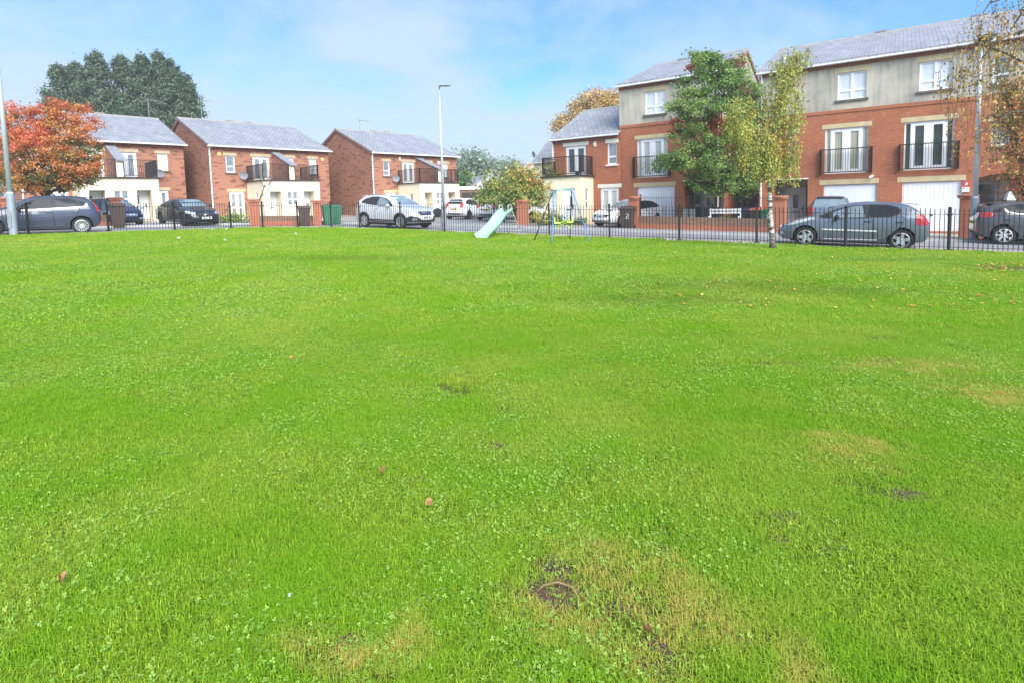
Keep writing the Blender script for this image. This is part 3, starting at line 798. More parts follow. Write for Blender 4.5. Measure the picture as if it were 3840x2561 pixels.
# ---------------------------------------------------------------- garden walls, gate pillars
def gate_pillar(p, h, w, label, rotz=R(-35), mat='brick_wall'):
    t = thing('gate_pillar', label, 'pillar', p, rotz, 'brick gate pillars in front of the houses')
    mb = MB(); mb.box(-w/2, w/2, -w/2, w/2, -.15, h-.16); mb.build('shaft', mat, t)
    c = MB(); c.box(-w/2-.05, w/2+.05, -w/2-.05, w/2+.05, h-.157, h-.09); c.lathe([(w*.72, h-.087), (w*.74, h-.03), (w*.62, h), (0, h+.01)], 20); c.build('cap', 'brick_cap', t)
    return t
P('brick_cap', (.40, .15, .085), .8, var=.12, scale=3)
def garden_wall(a, b_, h, label, rail=0, th=.22, group=None, split=.42):
    a, b_ = Vector(a), Vector(b_); L = (b_-a).to_2d().length; ang = math.atan2(b_.y-a.y, b_.x-a.x); sl_ = (b_.z-a.z)/L
    t = thing('garden_wall', label, 'wall', a, ang, 'low brick front garden walls')
    mb = MB(); up = MB()
    def slab(m_, y0, y1, z0, z1, x0=0, x1=L):
        m_.hexa([(x0, y0, z0+sl_*x0), (x1, y0, z0+sl_*x1), (x1, y1, z0+sl_*x1), (x0, y1, z0+sl_*x0), (x0, y0, z1+sl_*x0), (x1, y0, z1+sl_*x1), (x1, y1, z1+sl_*x1), (x0, y1, z1+sl_*x0)])
    slab(mb, 0, th, -.2, h*split); mb.build('lower_courses', 'brick_wall', t)
    slab(up, .0, th, h*split+.001, h); up.build('upper_courses', 'brick_weathered', t)
    if rail:
        r_ = MB()
        for z in (h+.12, h+rail-.12): slab(r_, th/2-.012, th/2+.012, z-.008, z+.008)
        k = int(L/.125)
        for j in range(1, k):
            x = L*j/k; r_.box(x-.005, x+.005, th/2-.005, th/2+.005, h+sl_*x, h+rail+sl_*x)
        for x in np.arange(.05, L, 2.4): r_.box(x-.022, x+.022, th/2-.022, th/2+.022, h+sl_*x-.02, h+rail+.06+sl_*x)
        r_.build('railing', 'black_metal', t)
    return t
def gpt(px, Y): return at(px, Y)
p5, p6, p7 = gpt(2380, 27.6), gpt(2924, 23.7), gpt(3628, 21.9)
gate_pillar(p5, 1.62, .46, 'brick gate pillar behind the brown bin with a white number')
gate_pillar(p6, 1.66, .48, 'brick gate pillar behind the white birch trunk', R(-35))
gate_pillar(p7, 1.72, .48, 'brick gate pillar beside the right lamp post', R(-35))
_t = (p6-p5).normalized()
garden_wall(p5+_t*.26+Vector((-.06,-.09,0)), p6-_t*.26+Vector((-.06,-.09,0)), .64, 'low two-tone brick garden wall with black railings right of the brown number bin', rail=1.02)
_t7 = Vector((math.cos(R(-35.2)), math.sin(R(-35.2)), 0))
garden_wall(p7+_t7*.27, p7+_t7*4.2+Vector((0,0,-.12)), .6, 'low brick garden wall with railings behind the dark car at far right', rail=1.0)
q0, q1, q2, q3, q4 = gpt(18, 25.0), gpt(434, 28.3), gpt(955, 29.2), gpt(1190, 30.1), gpt(1961, 30.0)
gate_pillar(q0, 1.5, .46, 'brick gate pillar behind the left lamp post and hatchback bonnet', R(45))
gate_pillar(q1, 1.5, .46, 'brick gate pillar behind the brown bin and navy hatchback', R(45))
gate_pillar(q2, 1.42, .46, 'brick gate pillar left of the bare sapling', R(20))
gate_pillar(q3, 1.36, .42, 'brick gate pillar between a brown bin and the green bins', R(20))
gate_pillar(q4, 1.42, .5, 'broad brick gate pillar behind the mint slide ladder', R(-20))
_a = (q1-q0).normalized()
garden_wall(q0+_a*.26, q1-_a*.26, .62, 'low two-tone brick garden wall behind the grey-blue hatchback', rail=.9, split=.4)
_a = (q3-q2).normalized()
garden_wall(q2+_a*.26, q3-_a*.24, .52, 'low brick garden wall in front of the cream porch with bare sapling', split=.45)

# ---------------------------------------------------------------- wheelie bins
P('bin_brown', (.075, .045, .035), .55, var=.2, scale=4)
P('bin_green', (.04, .17, .09), .5, var=.12, scale=4)
P('bin_navy', (.03, .042, .075), .5, var=.15, scale=4)
P('bin_red', (.42, .09, .05), .5, var=.15, scale=4)
P('bin_darkgreen', (.02, .11, .06), .5, var=.15, scale=4)
P('rubber', (.012, .012, .012), .85, var=.2)
def bin_mesh(mat, lid, label, p, rotz, group='wheelie bins by the garden walls', num=None, sticker=False, s=1.0):
    t = thing('wheelie_bin', label, 'wheelie bin', p, rotz, group)
    w0, w1, d0, d1, h = .20*s, .285*s, .22*s, .34*s, .98*s
    b_ = MB()
    prof = [(.93, .0, 0), (1, .0, .04), (1.0, 1.0, .90), (1.06, 1.0, .905), (1.06, 1.0, .955)]
    def ring(k, f, z): 
        w = (w0+(w1-w0)*f)*k; d = (d0+(d1-d0)*f)*k
        return [(-w, -d*.8, z*h), (w, -d*.8, z*h), (w, d, z*h), (-w, d, z*h)]
    vs = []; 
    for k, f, z in prof: vs += ring(k, f, z)
    fs = [(0, 3, 2, 1)]
    for r_ in range(len(prof)-1): fs += [(r_*4+i, r_*4+(i+1) % 4, r_*4+4+(i+1) % 4, r_*4+4+i) for i in range(4)]
    n_ = (len(prof)-1)*4; fs.append((n_, n_+1, n_+2, n_+3)); b_.add(vs, fs)
    for x in (-.5, 0, .5):   # moulded ribs
        b_.box(x*w1-.015, x*w1+.015, -d0*.8-.055, -d0*.8+.02, .15*h, .5*h)
    b_.build('body', mat, t)
    l = MB(); w = w1*1.12
    l.hexa([(-w, -d1*.95, .957*h), (w, -d1*.95, .957*h), (w, d1*1.1, .957*h), (-w, d1*1.1, .957*h), (-w*.9, -d1*.8, 1.03*h), (w*.9, -d1*.8, 1.03*h), (w*.9, d1*.95, 1.06*h), (-w*.9, d1*.95, 1.06*h)])
    for x in (-.45, 0, .45): l.box(x*w-.03, x*w+.03, -d1*.6, d1*.8, 1.03*h, 1.075*h)
    l.tube([(-w*.8, d1*1.1, .98*h), (-w*.8, d1*1.32, .98*h), (w*.8, d1*1.32, .98*h), (w*.8, d1*1.1, .98*h)], .016, 6)
    l.build('lid', lid, t)
    for sx in (-1, 1):
        wh = MB(); wh.lathe([(0, -.025), (.095*s, -.025), (.1*s, -.015), (.1*s, .015), (.095*s, .025), (0, .025)], 16, axis='x', c=(sx*(w0+.05), d1*.86, .1*s)); wh.build('wheel', 'rubber', t)
    if num:
        n = MB(); y = -d1*.8-.012; c = .03; z0, z1 = .50*h, .72*h; x0, x1 = .03, .15; zm = (z0+z1)/2; e = .026
        yb = lambda z: -(d0+(d1-d0)*((z/h-.04)/.86))*.8-.006
        def bar(xa, xb, za, zb): n.hexa([(xa, yb(za), za), (xb, yb(za), za), (xb, yb(za)+.004, za), (xa, yb(za)+.004, za), (xa, yb(zb), zb), (xb, yb(zb), zb), (xb, yb(zb)+.004, zb), (xa, yb(zb)+.004, zb)])
        bar(x0, x1, z1-e, z1); bar(x1-e, x1, zm, z1-e); bar(x0, x1, zm-e, zm); bar(x0, x0+e, z0+e, zm-e); bar(x0, x1, z0, z0+e)
        n.build('house_number', 'sign_white', t)
    if sticker:
        n = MB(); n.box(-.02, .17, -d1*.8-.012, -d1*.8+.05, .55*h, .8*h); n.build('sticker', 'sign_white', t)
    return t
bin_mesh('bin_brown', 'bin_brown', 'brown wheelie bin standing against the pillar beside the navy hatchback', gpt(441, 27.6), R(40), s=1.14)
bin_mesh('bin_brown', 'bin_brown', 'brown wheelie bin in front of the low wall near the green bins', gpt(1141, 29.4), R(25), s=1.02)
bin_mesh('bin_green', 'bin_green', 'light green wheelie bin nearest the fence post, front of two', gpt(1231, 30.7), R(30), s=1.05)
bin_mesh('bin_green', 'bin_green', 'light green wheelie bin half hidden behind another green bin', gpt(1259, 31.6), R(30), s=1.05)
bin_mesh('bin_brown', 'bin_brown', 'brown wheelie bin with a white number beside the white car', gpt(2352, 26.9), R(-30), num=True, s=1.08)
hx = HL.location
def yard(px, Y): return at(px, Y)
bin_mesh('bin_navy', 'bin_navy', 'navy wheelie bin left of the white slatted bench', yard(2668, 27.7), R(-35), s=1.02)
bin_mesh('bin_navy', 'bin_navy', 'navy wheelie bin right of the white slatted bench, left of its pair', yard(2775, 27.3), R(-35), s=1.02)
bin_mesh('bin_navy', 'bin_navy', 'navy wheelie bin next to the red-lidded bin', yard(2806, 27.0), R(-35), s=1.02)
bin_mesh('bin_brown', 'bin_red', 'brown wheelie bin with a red lid under the white downpipe', yard(2842, 26.5), R(-35), s=1.04)
bin_mesh('bin_green', 'bin_darkgreen', 'green wheelie bin with white sticker right behind the birch trunk', yard(2882, 25.6), R(-35), sticker=True, s=1.0)
# white slatted garden bench
P('bench_white', (.84, .84, .80), .5, var=.04)
t = thing('garden_bench', 'white slatted garden bench behind the low brick wall', 'bench', yard(2716, 26.4), R(-35))
for k, z in enumerate((.98, .84)):
    b_ = MB(); b_.box(-.75, .75, .2, .225, z-.045, z+.045); b_.build('back_slat', 'bench_white', t)
for k in range(3):
    b_ = MB(); b_.box(-.75, .75, -.25+.14*k, -.13+.14*k, .43, .455); b_.build('seat_slat', 'bench_white', t)
for sx in (-1, 1):
    l = MB(); l.tube([(sx*.7, .16, 0), (sx*.7, .24, 1.05)], .028, 6); l.build('leg', 'bench_white', t)
    l = MB(); l.tube([(sx*.7, -.28, 0), (sx*.7, -.22, .64), (sx*.7, .2, .68)], .026, 6); l.build('leg', 'bench_white', t)
# white radiator-like panel leaning in the porch
t = thing('ribbed_panel', 'pale ribbed panel leaning by the dark porch beyond the wall', 'panel', yard(2585, 29.3), R(-35))
b_ = MB()
for k in range(5): b_.box(-.32+.13*k, -.21+.13*k, -.03, .03, 0, .95)
b_.box(-.33, .32, -.02, .02, .9, .93); b_.build('ribs', 'stone_white', t)

# ---------------------------------------------------------------- lamp posts
P('galv', (.62, .66, .69), .45, metal=.25, var=.08, scale=2)
P('galv_dark', (.33, .37, .40), .5, metal=.2, var=.12, scale=2)
P('lens', (.75, .78, .78), .2, var=0)
def lamp_post(p, h, r0, r1, label, base=1.35, arm=None, head='top'):
    t = thing('lamp_post', label, 'lamp post', p, 0, 'street lamp posts')
    mb = MB(); mb.tube([(0, 0, -.2), (0, 0, base)], r0*1.55, 14); mb.build('base_compartment', 'galv_dark', t)
    mb = MB(); mb.tube([(0, 0, base), (0, 0, base+.1)], [r0*1.55, r0], 14); mb.tube([(0, 0, base+.1), (0, 0, h)], [r0, r1], 14); mb.build('column', 'galv', t, smooth=True)
    d = MB(); d.box(-r0*.9, r0*.9, -r0*1.6, -r0*1.3, .35, 1.0); d.build('access_door', 'galv_dark', t)
    if head == 'arm':
        a = MB(); a.tube([(0, 0, h-.05), (.0, -.02, h+.05), (arm[0]*.5, arm[1]*.5, h+.07), (arm[0], arm[1], h+.06)], [.03, .03, .026, .026], 8); a.build('bracket', 'galv_dark', t)
        a = MB(); x, y = arm
        a.lathe([(0, -.05), (.10, -.045), (.14, 0), (.10, .06), (0, .075)], 14, c=(0, 0, 0)); a.v = [(v[0]*2.1+x*1.2, v[1]+y*1.2, v[2]*.5+h+.07) for v in a.v]
        hd = a.build('lamp_head', 'galv_dark', t)
        a = MB(); a.lathe([(0, -.075), (.08, -.065), (.1, -.045)], 12); a.v = [(v[0]*1.9+x*1.2, v[1]+y*1.2, v[2]*.5+h+.062) for v in a.v]; a.build('lens', 'lens', hd)
    elif head == 'top':
        a = MB(); a.box(-.13, .13, -.36, .14, h-.05, h+.04); a.box(-.16, .16, -.46, -.04, h+.041, h+.15); hd = a.build('lamp_head', 'black_edge', t)
        a = MB(); a.box(-.12, .12, -.43, -.08, h+.015, h+.0405); a.build('lens', 'lens', hd)
    return t
lamp_post(G(53, 889), 9.6, .085, .05, 'pale grey lamp post in front of the hatchback at far left', base=1.62)
lamp_post(at(1664, 24.9), 6.42, .078, .014, 'tapering grey lamp post between the silver crossover and white cars', base=1.2, arm=(.22, -.1), head='arm')
lamp_post(at(3655, 20.3), 7.25, .085, .055, 'tall grey lamp post with dark lantern amid orange birch leaves', base=1.55, head='top')

# ---------------------------------------------------------------- play equipment on the lawn
P('slide_mint', (.36, .66, .44), .35, var=.05, coat=.3)
P('frame_blue', (.10, .24, .58), .4, var=.1)
P('frame_navy', (.018, .028, .06), .4, var=.15)
P('frame_mint', (.22, .55, .45), .4, var=.1)
P('seat_lime', (.42, .66, .05), .4, var=.06)
P('rope', (.55, .52, .42), .8, var=.1)
P('steel_pale', (.62, .63, .58), .4, var=.1)
b0 = G(1806, 902); b0.z = gz(b0.x, b0.y)+.05
top = at(1905, 22.0); dirv = (top-b0); ang = math.atan2(dirv.y, dirv.x); L = dirv.to_2d().length
t = thing('playground_slide', 'mint green wavy plastic slide with ladder on the lawn', 'slide', b0, ang)
n = 26; prof = [(-.26, .13), (-.25, .16), (-.21, .15), (-.19, .04), (-.1, .0), (.1, .0), (.19, .04), (.21, .15), (.25, .16), (.26, .13), (.22, .0), (.15, -.035), (-.15, -.035), (-.22, .0)]
vs = []; fs = []; Hs = .90; np_ = len(prof)
for i in range(n):
    u = i/(n-1)
    x = u*L*.98
    z = Hs*(3*u**2-2*u**3)*.62 + Hs*.38*u + .035*math.sin(u*9.5)*(1-abs(2*u-1)) + .03
    dz = (Hs*.62*(6*u-6*u*u)+Hs*.38+.0)/ (L*.98)
    a_ = math.atan(dz); k = 1+.18*max(0, 1-u*6)
    for (y, h) in prof: vs.append((x-math.sin(a_)*h, y*k, z+math.cos(a_)*h))
for i in range(n-1):
    for j in range(np_): fs.append((i*np_+j, i*np_+(j+1) % np_, (i+1)*np_+(j+1) % np_, (i+1)*np_+j))
fs.append(tuple(range(np_))); fs.append(tuple(range((n-1)*np_, n*np_)))
mb = MB(); mb.add(vs, fs); mb.build('chute', 'slide_mint', t, smooth=True)
for sy in (-1, 1):
    mb = MB(); mb.tube([(L*1.28, sy*.3, -.03), (L*.99, sy*.2, Hs+.05), (L*.95, sy*.2, Hs+.30), (L*.84, sy*.2, Hs+.30), (L*.82, sy*.2, Hs+.1)], .016, 8); mb.build('ladder_rail', 'steel_pale', t, smooth=True)
for k in range(4):
    u = (k+.6)/4; z = Hs*u*.93; x = L*1.28-(L*.29)*z/Hs; w = .3-.1*z/Hs
    mb = MB(); mb.box(x-.05, x+.05, -w, w, z-.012, z+.012); mb.build('step', 'steel_pale', t)
# swing frame with glider
A_ = [G(2000, 910), G(2070, 919), G(2137, 907), G(2216, 917)]
for p in A_: p.z = gz(p.x, p.y)
c0 = sum(A_, Vector())/4
t = thing('swing_frame', 'blue and black tube swing frame with lime glider seat on the lawn', 'swing', c0)
Ht = 1.83
tl = at(2078, 19.0); tr = at(2146, 19.15); tl.z = gz(tl.x, tl.y)+Ht; tr.z = gz(tr.x, tr.y)+Ht+.03
r_ = lambda p: Vector(p)-c0
def leg(foot, topp, other, m0, m1, split):
    f, tp, ot = r_(foot), r_(topp), r_(other)
    md = f.lerp(tp, split)
    mb = MB(); mb.tube([f-Vector((0, 0, .02)), md], .019, 8); l = mb.build('leg', m0, t, smooth=True)
    inw = (ot-tp).normalized()*.12
    mb = MB(); mb.tube([md, f.lerp(tp, .93), tp+Vector((0, 0, -.035))+inw*.2, tp+inw], .0185, 8); mb.build('upper_tube', m1, l, smooth=True)
leg(A_[0], tl, tr, 'frame_navy', 'frame_navy', .4)
leg(A_[1], tl, tr, 'frame_blue', 'frame_blue', .42)
leg(A_[2], tr, tl, 'frame_navy', 'frame_navy', .42)
leg(A_[3], tr, tl, 'frame_blue', 'frame_blue', .42)
mb = MB(); mb.tube([r_(tl), r_(tr)], .021, 8); mb.build('top_bar', 'frame_mint', t, smooth=True)
for i, j in ((0, 1), (2, 3)):
    a_ = r_(A_[i]).lerp(r_(tl if i == 0 else tr), .42); b_ = r_(A_[j]).lerp(r_(tl if i == 0 else tr), .42)
    mb = MB(); mb.tube([a_, b_], .012, 6); mb.build('cross_brace', 'steel_pale', t)
gc = (r_(tl)+r_(tr))/2; gc.z -= 1.14
ax = Vector((.86, -.5, 0)); 
mb = MB(); mb.tube([gc-ax*.25+Vector((0, 0, -.05)), gc+ax*.25+Vector((0, 0, .08))], .022, 8)
mb.tube([gc-ax*.24+Vector((0, 0, -.13)), gc+ax*.24+Vector((0, 0, 0.0))], .016, 8)
for s in (-1, 1):
    c_ = gc+ax*.24*s+Vector((0, 0, .015*s))
    mb.hexa([tuple(c_+Vector(q)) for q in ((-.12, -.1, -.03), (.12, -.1, -.03), (.12, .1, -.03), (-.12, .1, -.03), (-.09, -.07, .02), (.09, -.07, .02), (.09, .07, .02), (-.09, .07, .02))])
    mb.hexa([tuple(c_+Vector(q)) for q in ((.07*s, -.1, 0), (.11*s, -.1, 0), (.11*s, .1, 0), (.07*s, .1, 0), (.08*s, -.05, .19), (.11*s, -.05, .19), (.11*s, .05, .19), (.08*s, .05, .19))])
    ring = [c_+Vector((.075*math.cos(a), 0.02, -.13+.075*math.sin(a))) for a in np.linspace(0, 2*math.pi, 15)]
    mb.tube(ring, .016, 6, cap=False)
mb.build('glider_seat', 'seat_lime', t)
for s, tp in ((-1, tl), (1, tr)):
    q = r_(tp).lerp((r_(tl)+r_(tr))/2, .25)
    mb = MB(); mb.tube([q, gc+ax*.22*s], .008, 6); mb.build('hanger', 'rope', t)

# bits of paper on the far grass
mb = MB(); mb.add([(-.06, -.04, .01), (.01, -.05, .04), (.065, -.01, .02), (.04, .045, .03), (-.03, .04, .01), (0, 0, .05)], [(0, 1, 5), (1, 2, 5), (2, 3, 5), (3, 4, 5), (4, 0, 5)])
P('paper', (.85, .85, .84), .8, var=.03)
me = None
for i, (px, py, lb) in enumerate(((795, 872, 'white paper scrap beside the parked black saloon, nearest the fence'), (850, 870, 'white paper scrap at the fence right of the black saloon'), (670, 905, 'white paper scrap on the grass below the black saloon'), (845, 914, 'white paper scrap alone on the grass left of centre'), (1110, 888, 'white paper scrap on the grass below the far brown bin'), (2505, 914, 'white paper scrap under the fence left of the birch'), (1090, 2296, 'small white feather-like scrap on the near grass'))):
    p = G(px, py); p.z = gz(p.x, p.y)+.09
    if me is None: o = mb.build('paper_scrap', 'paper'); me = o.data
    else: o = link('paper_scrap', me)
    o.location = p; o.rotation_euler = (0, 0, i*1.3); tag(o, lb, 'litter', 'bits of paper on the grass')
    if i == 6: o.scale = (.16, .16, .16); o.location.z -= .02
# ---------------------------------------------------------------- cars (local frame: +x forward, +y left, z up, origin on the road at the middle)
def paint(name, c, metal=.35, rough=.32):
    m, nt, b = _nt(name)
    b.inputs['Metallic'].default_value = metal; b.inputs['Roughness'].default_value = rough
    b.inputs['Coat Weight'].default_value = .9; b.inputs['Coat Roughness'].default_value = .05
    f = noise(nt, coord(nt, 'Object'), 1.6, 4); d = noise(nt, coord(nt, 'Object'), 220, 1)
    col = mixc(nt, ramp(nt, f, [(.3, 0.), (.7, 1.)]), [x*.93 for x in c], [min(1, x*1.07) for x in c])
    col = mixc(nt, 1.0, col, ramp(nt, d, [(.3, .94), (.7, 1.06)]), 'MULTIPLY')
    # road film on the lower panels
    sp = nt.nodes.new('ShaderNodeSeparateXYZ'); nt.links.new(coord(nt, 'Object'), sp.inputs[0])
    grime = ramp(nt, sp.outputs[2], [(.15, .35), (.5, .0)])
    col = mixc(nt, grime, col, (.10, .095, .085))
    nt.links.new(col, b.inputs['Base Color'])
paint('paint_slate', (.038, .048, .082), .1, .45); paint('paint_bluegrey', (.175, .21, .245)); paint('paint_darkgrey', (.075, .075, .085), .2)
paint('paint_navy', (.012, .014, .055)); paint('paint_black', (.012, .012, .015)); paint('paint_silver', (.76, .76, .79), .2)
paint('paint_white', (.88, .88, .88), .0, .4); paint('paint_steel', (.16, .21, .29))
P('car_plastic', (.022, .022, .024), .6, var=.15)
P('car_glass', (.022, .028, .033), .1, var=.25, scale=1.2, coat=.0, spec=.14)
P('car_glass_bright', (.20, .26, .28), .06, var=.3, scale=.9, coat=.6)
P('car_glass_tint', (.03, .032, .037), .1, var=.2, scale=1.2, coat=.0, spec=.16)
P('chrome', (.75, .76, .77), .18, metal=.9, var=.04)
P('alloy', (.58, .59, .60), .35, metal=.5, var=.08, scale=9)
P('alloy_dark', (.03, .03, .032), .4, metal=.3, var=.1)
P('tail_red', (.55, .025, .02), .22, var=.25, scale=9, coat=.6)
P('lamp_clear', (.62, .65, .67), .15, metal=.3, var=.25, scale=14, coat=.6)
P('plate_white', (.80, .80, .78), .5, var=.03)
P('plate_yellow', (.75, .55, .06), .5, var=.03)
P('plate_char', (.02, .02, .02), .6, var=.1)
P('tyre', (.018, .018, .018), .85, var=.25, scale=12)
P('arch_dark', (.008, .008, .008), .95, var=.1)
P('orange_lamp', (.85, .30, .03), .3, var=.1)

def lerp_tab(tab, x):
    if x <= tab[0][0]: return tab[0][1]
    for (a, b_), (c, d) in zip(tab, tab[1:]):
        if x <= c: 
            t = (x-a)/(c-a); return b_+(d-b_)*t
    return tab[-1][1]
def smooth_tab(tab, x, w):
    return sum(lerp_tab(tab, x+w*k)*wt for k, wt in ((-1, .2), (-.5, .2), (0, .2), (.5, .2), (1, .2)))

class Body:
    """lofted shell; top = roof/bonnet line, belt = window sill line, plan = half width, all against x from rear to front"""
    def __init__(s, top, belt, plan, zb, L, tumble=.30):
        s.top, s.belt, s.plan, s.zb, s.L = sorted(top), sorted(belt), sorted(plan), sorted(zb), L
        h = L/2; e = [0, .012, .03, .06, .1, .16, .24, .34]
        xs = [-h+q for q in e] + list(np.linspace(-h+.44, h-.44, 52)) + [h-q for q in reversed(e)]
        s.xs = xs; vs = []; fs = []; n = None
        for x in xs:
            T = smooth_tab(s.top, x, .05); W = lerp_tab(s.plan, x); zb_ = lerp_tab(s.zb, x)
            B = min(smooth_tab(s.belt, x, .05), T-.07)
            gh = T-B; q = max(0, min(1, (gh-.07)/.40)); ti = tumble*q+.10
            H = B-zb_
            half = [(0, zb_), (W*.80, zb_), (W*.93, zb_+.03), (W*.975, zb_+.10*H+.02), (W*.985, zb_+.30*H), (W*1.0, zb_+.52*H), (W*.995, zb_+.70*H), (W*.975, zb_+.86*H), (W*.955, B-.03*min(1, H)), (W*.935, B)]
            y0 = W*.935; y1 = W*(1-ti)
            for u in (.2, .4, .6, .8, .93):
                half.append((y0+(y1-y0)*(u**1.15), B+(gh-.03*min(1, gh/.1))*u*.97))
            half += [(y1*.93, T-.022*min(1, gh/.1)), (y1*.75, T-.010*min(1, gh/.1)), (y1*.4, T-.002), (0, T)]
            ring = [(x, y, z) for y, z in half] + [(x, -y, z) for y, z in reversed(half[1:-1])]
            n = len(ring); vs += ring
        m = len(xs)
        for i in range(m-1):
            for k in range(n):
                k2 = (k+1) % n; fs.append((i*n+k, (i+1)*n+k, (i+1)*n+k2, i*n+k2))
        # rounded end caps: pull a shrunken ring slightly out
        for end, sgn in ((0, -1), (m-1, 1)):
            base = [Vector(v) for v in vs[end*n:(end+1)*n]]; c = sum(base, Vector())/n
            prev = end*n
            for k, (f, dx) in enumerate(((.9, .02), (.6, .035), (.2, .04))):
                o = len(vs)
                for p in base: q = c+(p-c)*f; vs.append((q.x+sgn*dx, q.y, q.z))
                for j in range(n):
                    j2 = (j+1) % n
                    fs.append((prev+j, prev+j2, o+j2, o+j) if sgn > 0 else (prev+j, o+j, o+j2, prev+j2))
                prev = o
            fs.append(tuple(range(prev, prev+n)) if sgn > 0 else tuple(range(prev+n-1, prev-1, -1)))
        s.v, s.f = vs, fs
        s.bvh = BVHTree.FromPolygons(vs, fs)
    def mesh(s, mat, axles, wr, hw):
        me = bpy.data.meshes.new('body'); me.from_pydata(s.v, [], s.f); me.materials.append(MATS[mat]); me.materials.append(MATS['arch_dark'])
        import bmesh
        bm = bmesh.new(); bm.from_mesh(me); bmesh.ops.recalc_face_normals(bm, faces=bm.faces); bm.to_mesh(me); bm.free()
        o = bpy.data.objects.new('tmp', me); COL.objects.link(o)
        cm = MB()
        for ax in axles:
            for sy in (-1, 1):
                cm.lathe([(0, sy*(hw-.36)), (wr, sy*(hw-.36)), (wr, sy*(hw+.3)), (0, sy*(hw+.3))], 36, axis='y', c=(ax, 0, wr*.94), mat=0)
        cme = bpy.data.meshes.new('cut'); cme.from_pydata(cm.v, [], cm.f); cme.materials.append(MATS['arch_dark'])
        bm = bmesh.new(); bm.from_mesh(cme); bmesh.ops.remove_doubles(bm, verts=bm.verts, dist=1e-5); bmesh.ops.recalc_face_normals(bm, faces=bm.faces); bm.to_mesh(cme); bm.free()
        c = bpy.data.objects.new('cut', cme); COL.objects.link(c)
        md = o.modifiers.new('b', 'BOOLEAN'); md.object = c; md.operation = 'DIFFERENCE'; md.solver = 'EXACT'; md.material_mode = 'TRANSFER'
        dg = bpy.context.evaluated_depsgraph_get()
        out = bpy.data.meshes.new_from_object(o.evaluated_get(dg))
        bpy.data.objects.remove(o); bpy.data.objects.remove(c)
        out.name = 'body'; out.shade_smooth()
        try: out.set_sharp_from_angle(angle=R(38))
        except Exception: pass
        uv_box(out)
        return out
    def patch(s, pts, ref, phi, tilt=0, off=.004, name='patch', mat='car_plastic', par=None, grid=.11, rnd_=0, raw=False):
        """conformal panel: outline pts (s right of ref as seen from outside, z) thrown onto the body along the view direction phi"""
        D = Vector((math.cos(phi)*math.cos(tilt), math.sin(phi)*math.cos(tilt), math.sin(tilt)))     # from body towards viewer
        Ux = Vector((-math.sin(phi), math.cos(phi), 0))                       # right as seen from outside
        Uz = D.cross(Ux)
        if rnd_: pts = round_poly(pts, rnd_)
        P2 = [Vector(p) for p in pts]
        bx = [min(p[0] for p in pts), max(p[0] for p in pts)]; bz = [min(p[1] for p in pts), max(p[1] for p in pts)]
        # densify the outline, then fill
        out = []
        for i, p in enumerate(P2):
            q = P2[(i+1) % len(P2)]; k = max(1, int((q-p).length/grid))
            for j in range(k): out.append(p.lerp(q, j/k))
        inner = []
        x = bx[0]+grid/2
        while x < bx[1]:
            z = bz[0]+grid/2
            while z < bz[1]:
                if pip(x, z, P2): inner.append(Vector((x, z)))
                z += grid
            x += grid
        n = len(out)
        res = delaunay_2d_cdt(out+inner, [], [list(range(n))], 1, 1e-5)
        V2, F2 = res[0], res[2]
        r0 = Vector((ref[0], ref[1], 0))
        vs = []
        for p in V2:
            o = r0 + Ux*p[0] + (Vector((0, 0, p[1])) if not tilt else Uz*(p[1]/max(.2, math.cos(tilt))))
            hit, nrm, idx, dist = s.bvh.ray_cast(o + D*4, -D)
            if hit is None:
                hit, nrm, idx, dist = s.bvh.find_nearest(o)
            vs.append(hit + D*off)
        # short skirt so the panel has an edge
        if raw: return vs, F2
        mb = MB(); mb.add(vs, [tuple(f) for f in F2])
        edges = {}
        for f in F2:
            for a, b_ in zip(f, list(f[1:])+[f[0]]): edges[(a, b_)] = 1
        rim = [(a, b_) for (a, b_) in edges if (b_, a) not in edges]
        o_ = len(mb.v); mp = {}
        for a, b_ in rim:
            for q in (a, b_):
                if q not in mp: mp[q] = len(mb.v); mb.v.append(tuple(Vector(vs[q])-D*(off+.012)))
            mb.f.append([a, mp[a], mp[b_], b_]); mb.m.append(0)
        return mb.build(name, mat, par, smooth=False)
def pip(x, z, poly):
    c = False; n = len(poly)
    for i in range(n):
        a, b_ = poly[i], poly[i-1]
        if (a[1] > z) != (b_[1] > z) and x < (b_[0]-a[0])*(z-a[1])/(b_[1]-a[1])+a[0]: c = not c
    return c
def round_poly(pts, r):
    out = []; n = len(pts)
    for i in range(n):
        p, a, b_ = Vector(pts[i]), Vector(pts[i-1]), Vector(pts[(i+1) % n])
        d1, d2 = (a-p), (b_-p); k = min(r, d1.length*.45, d2.length*.45)
        s0, s1 = p+d1.normalized()*k, p+d2.normalized()*k
        for t in (0, .33, .67, 1): out.append(tuple((1-t)**2*s0+2*t*(1-t)*p+t*t*s1))
    return out

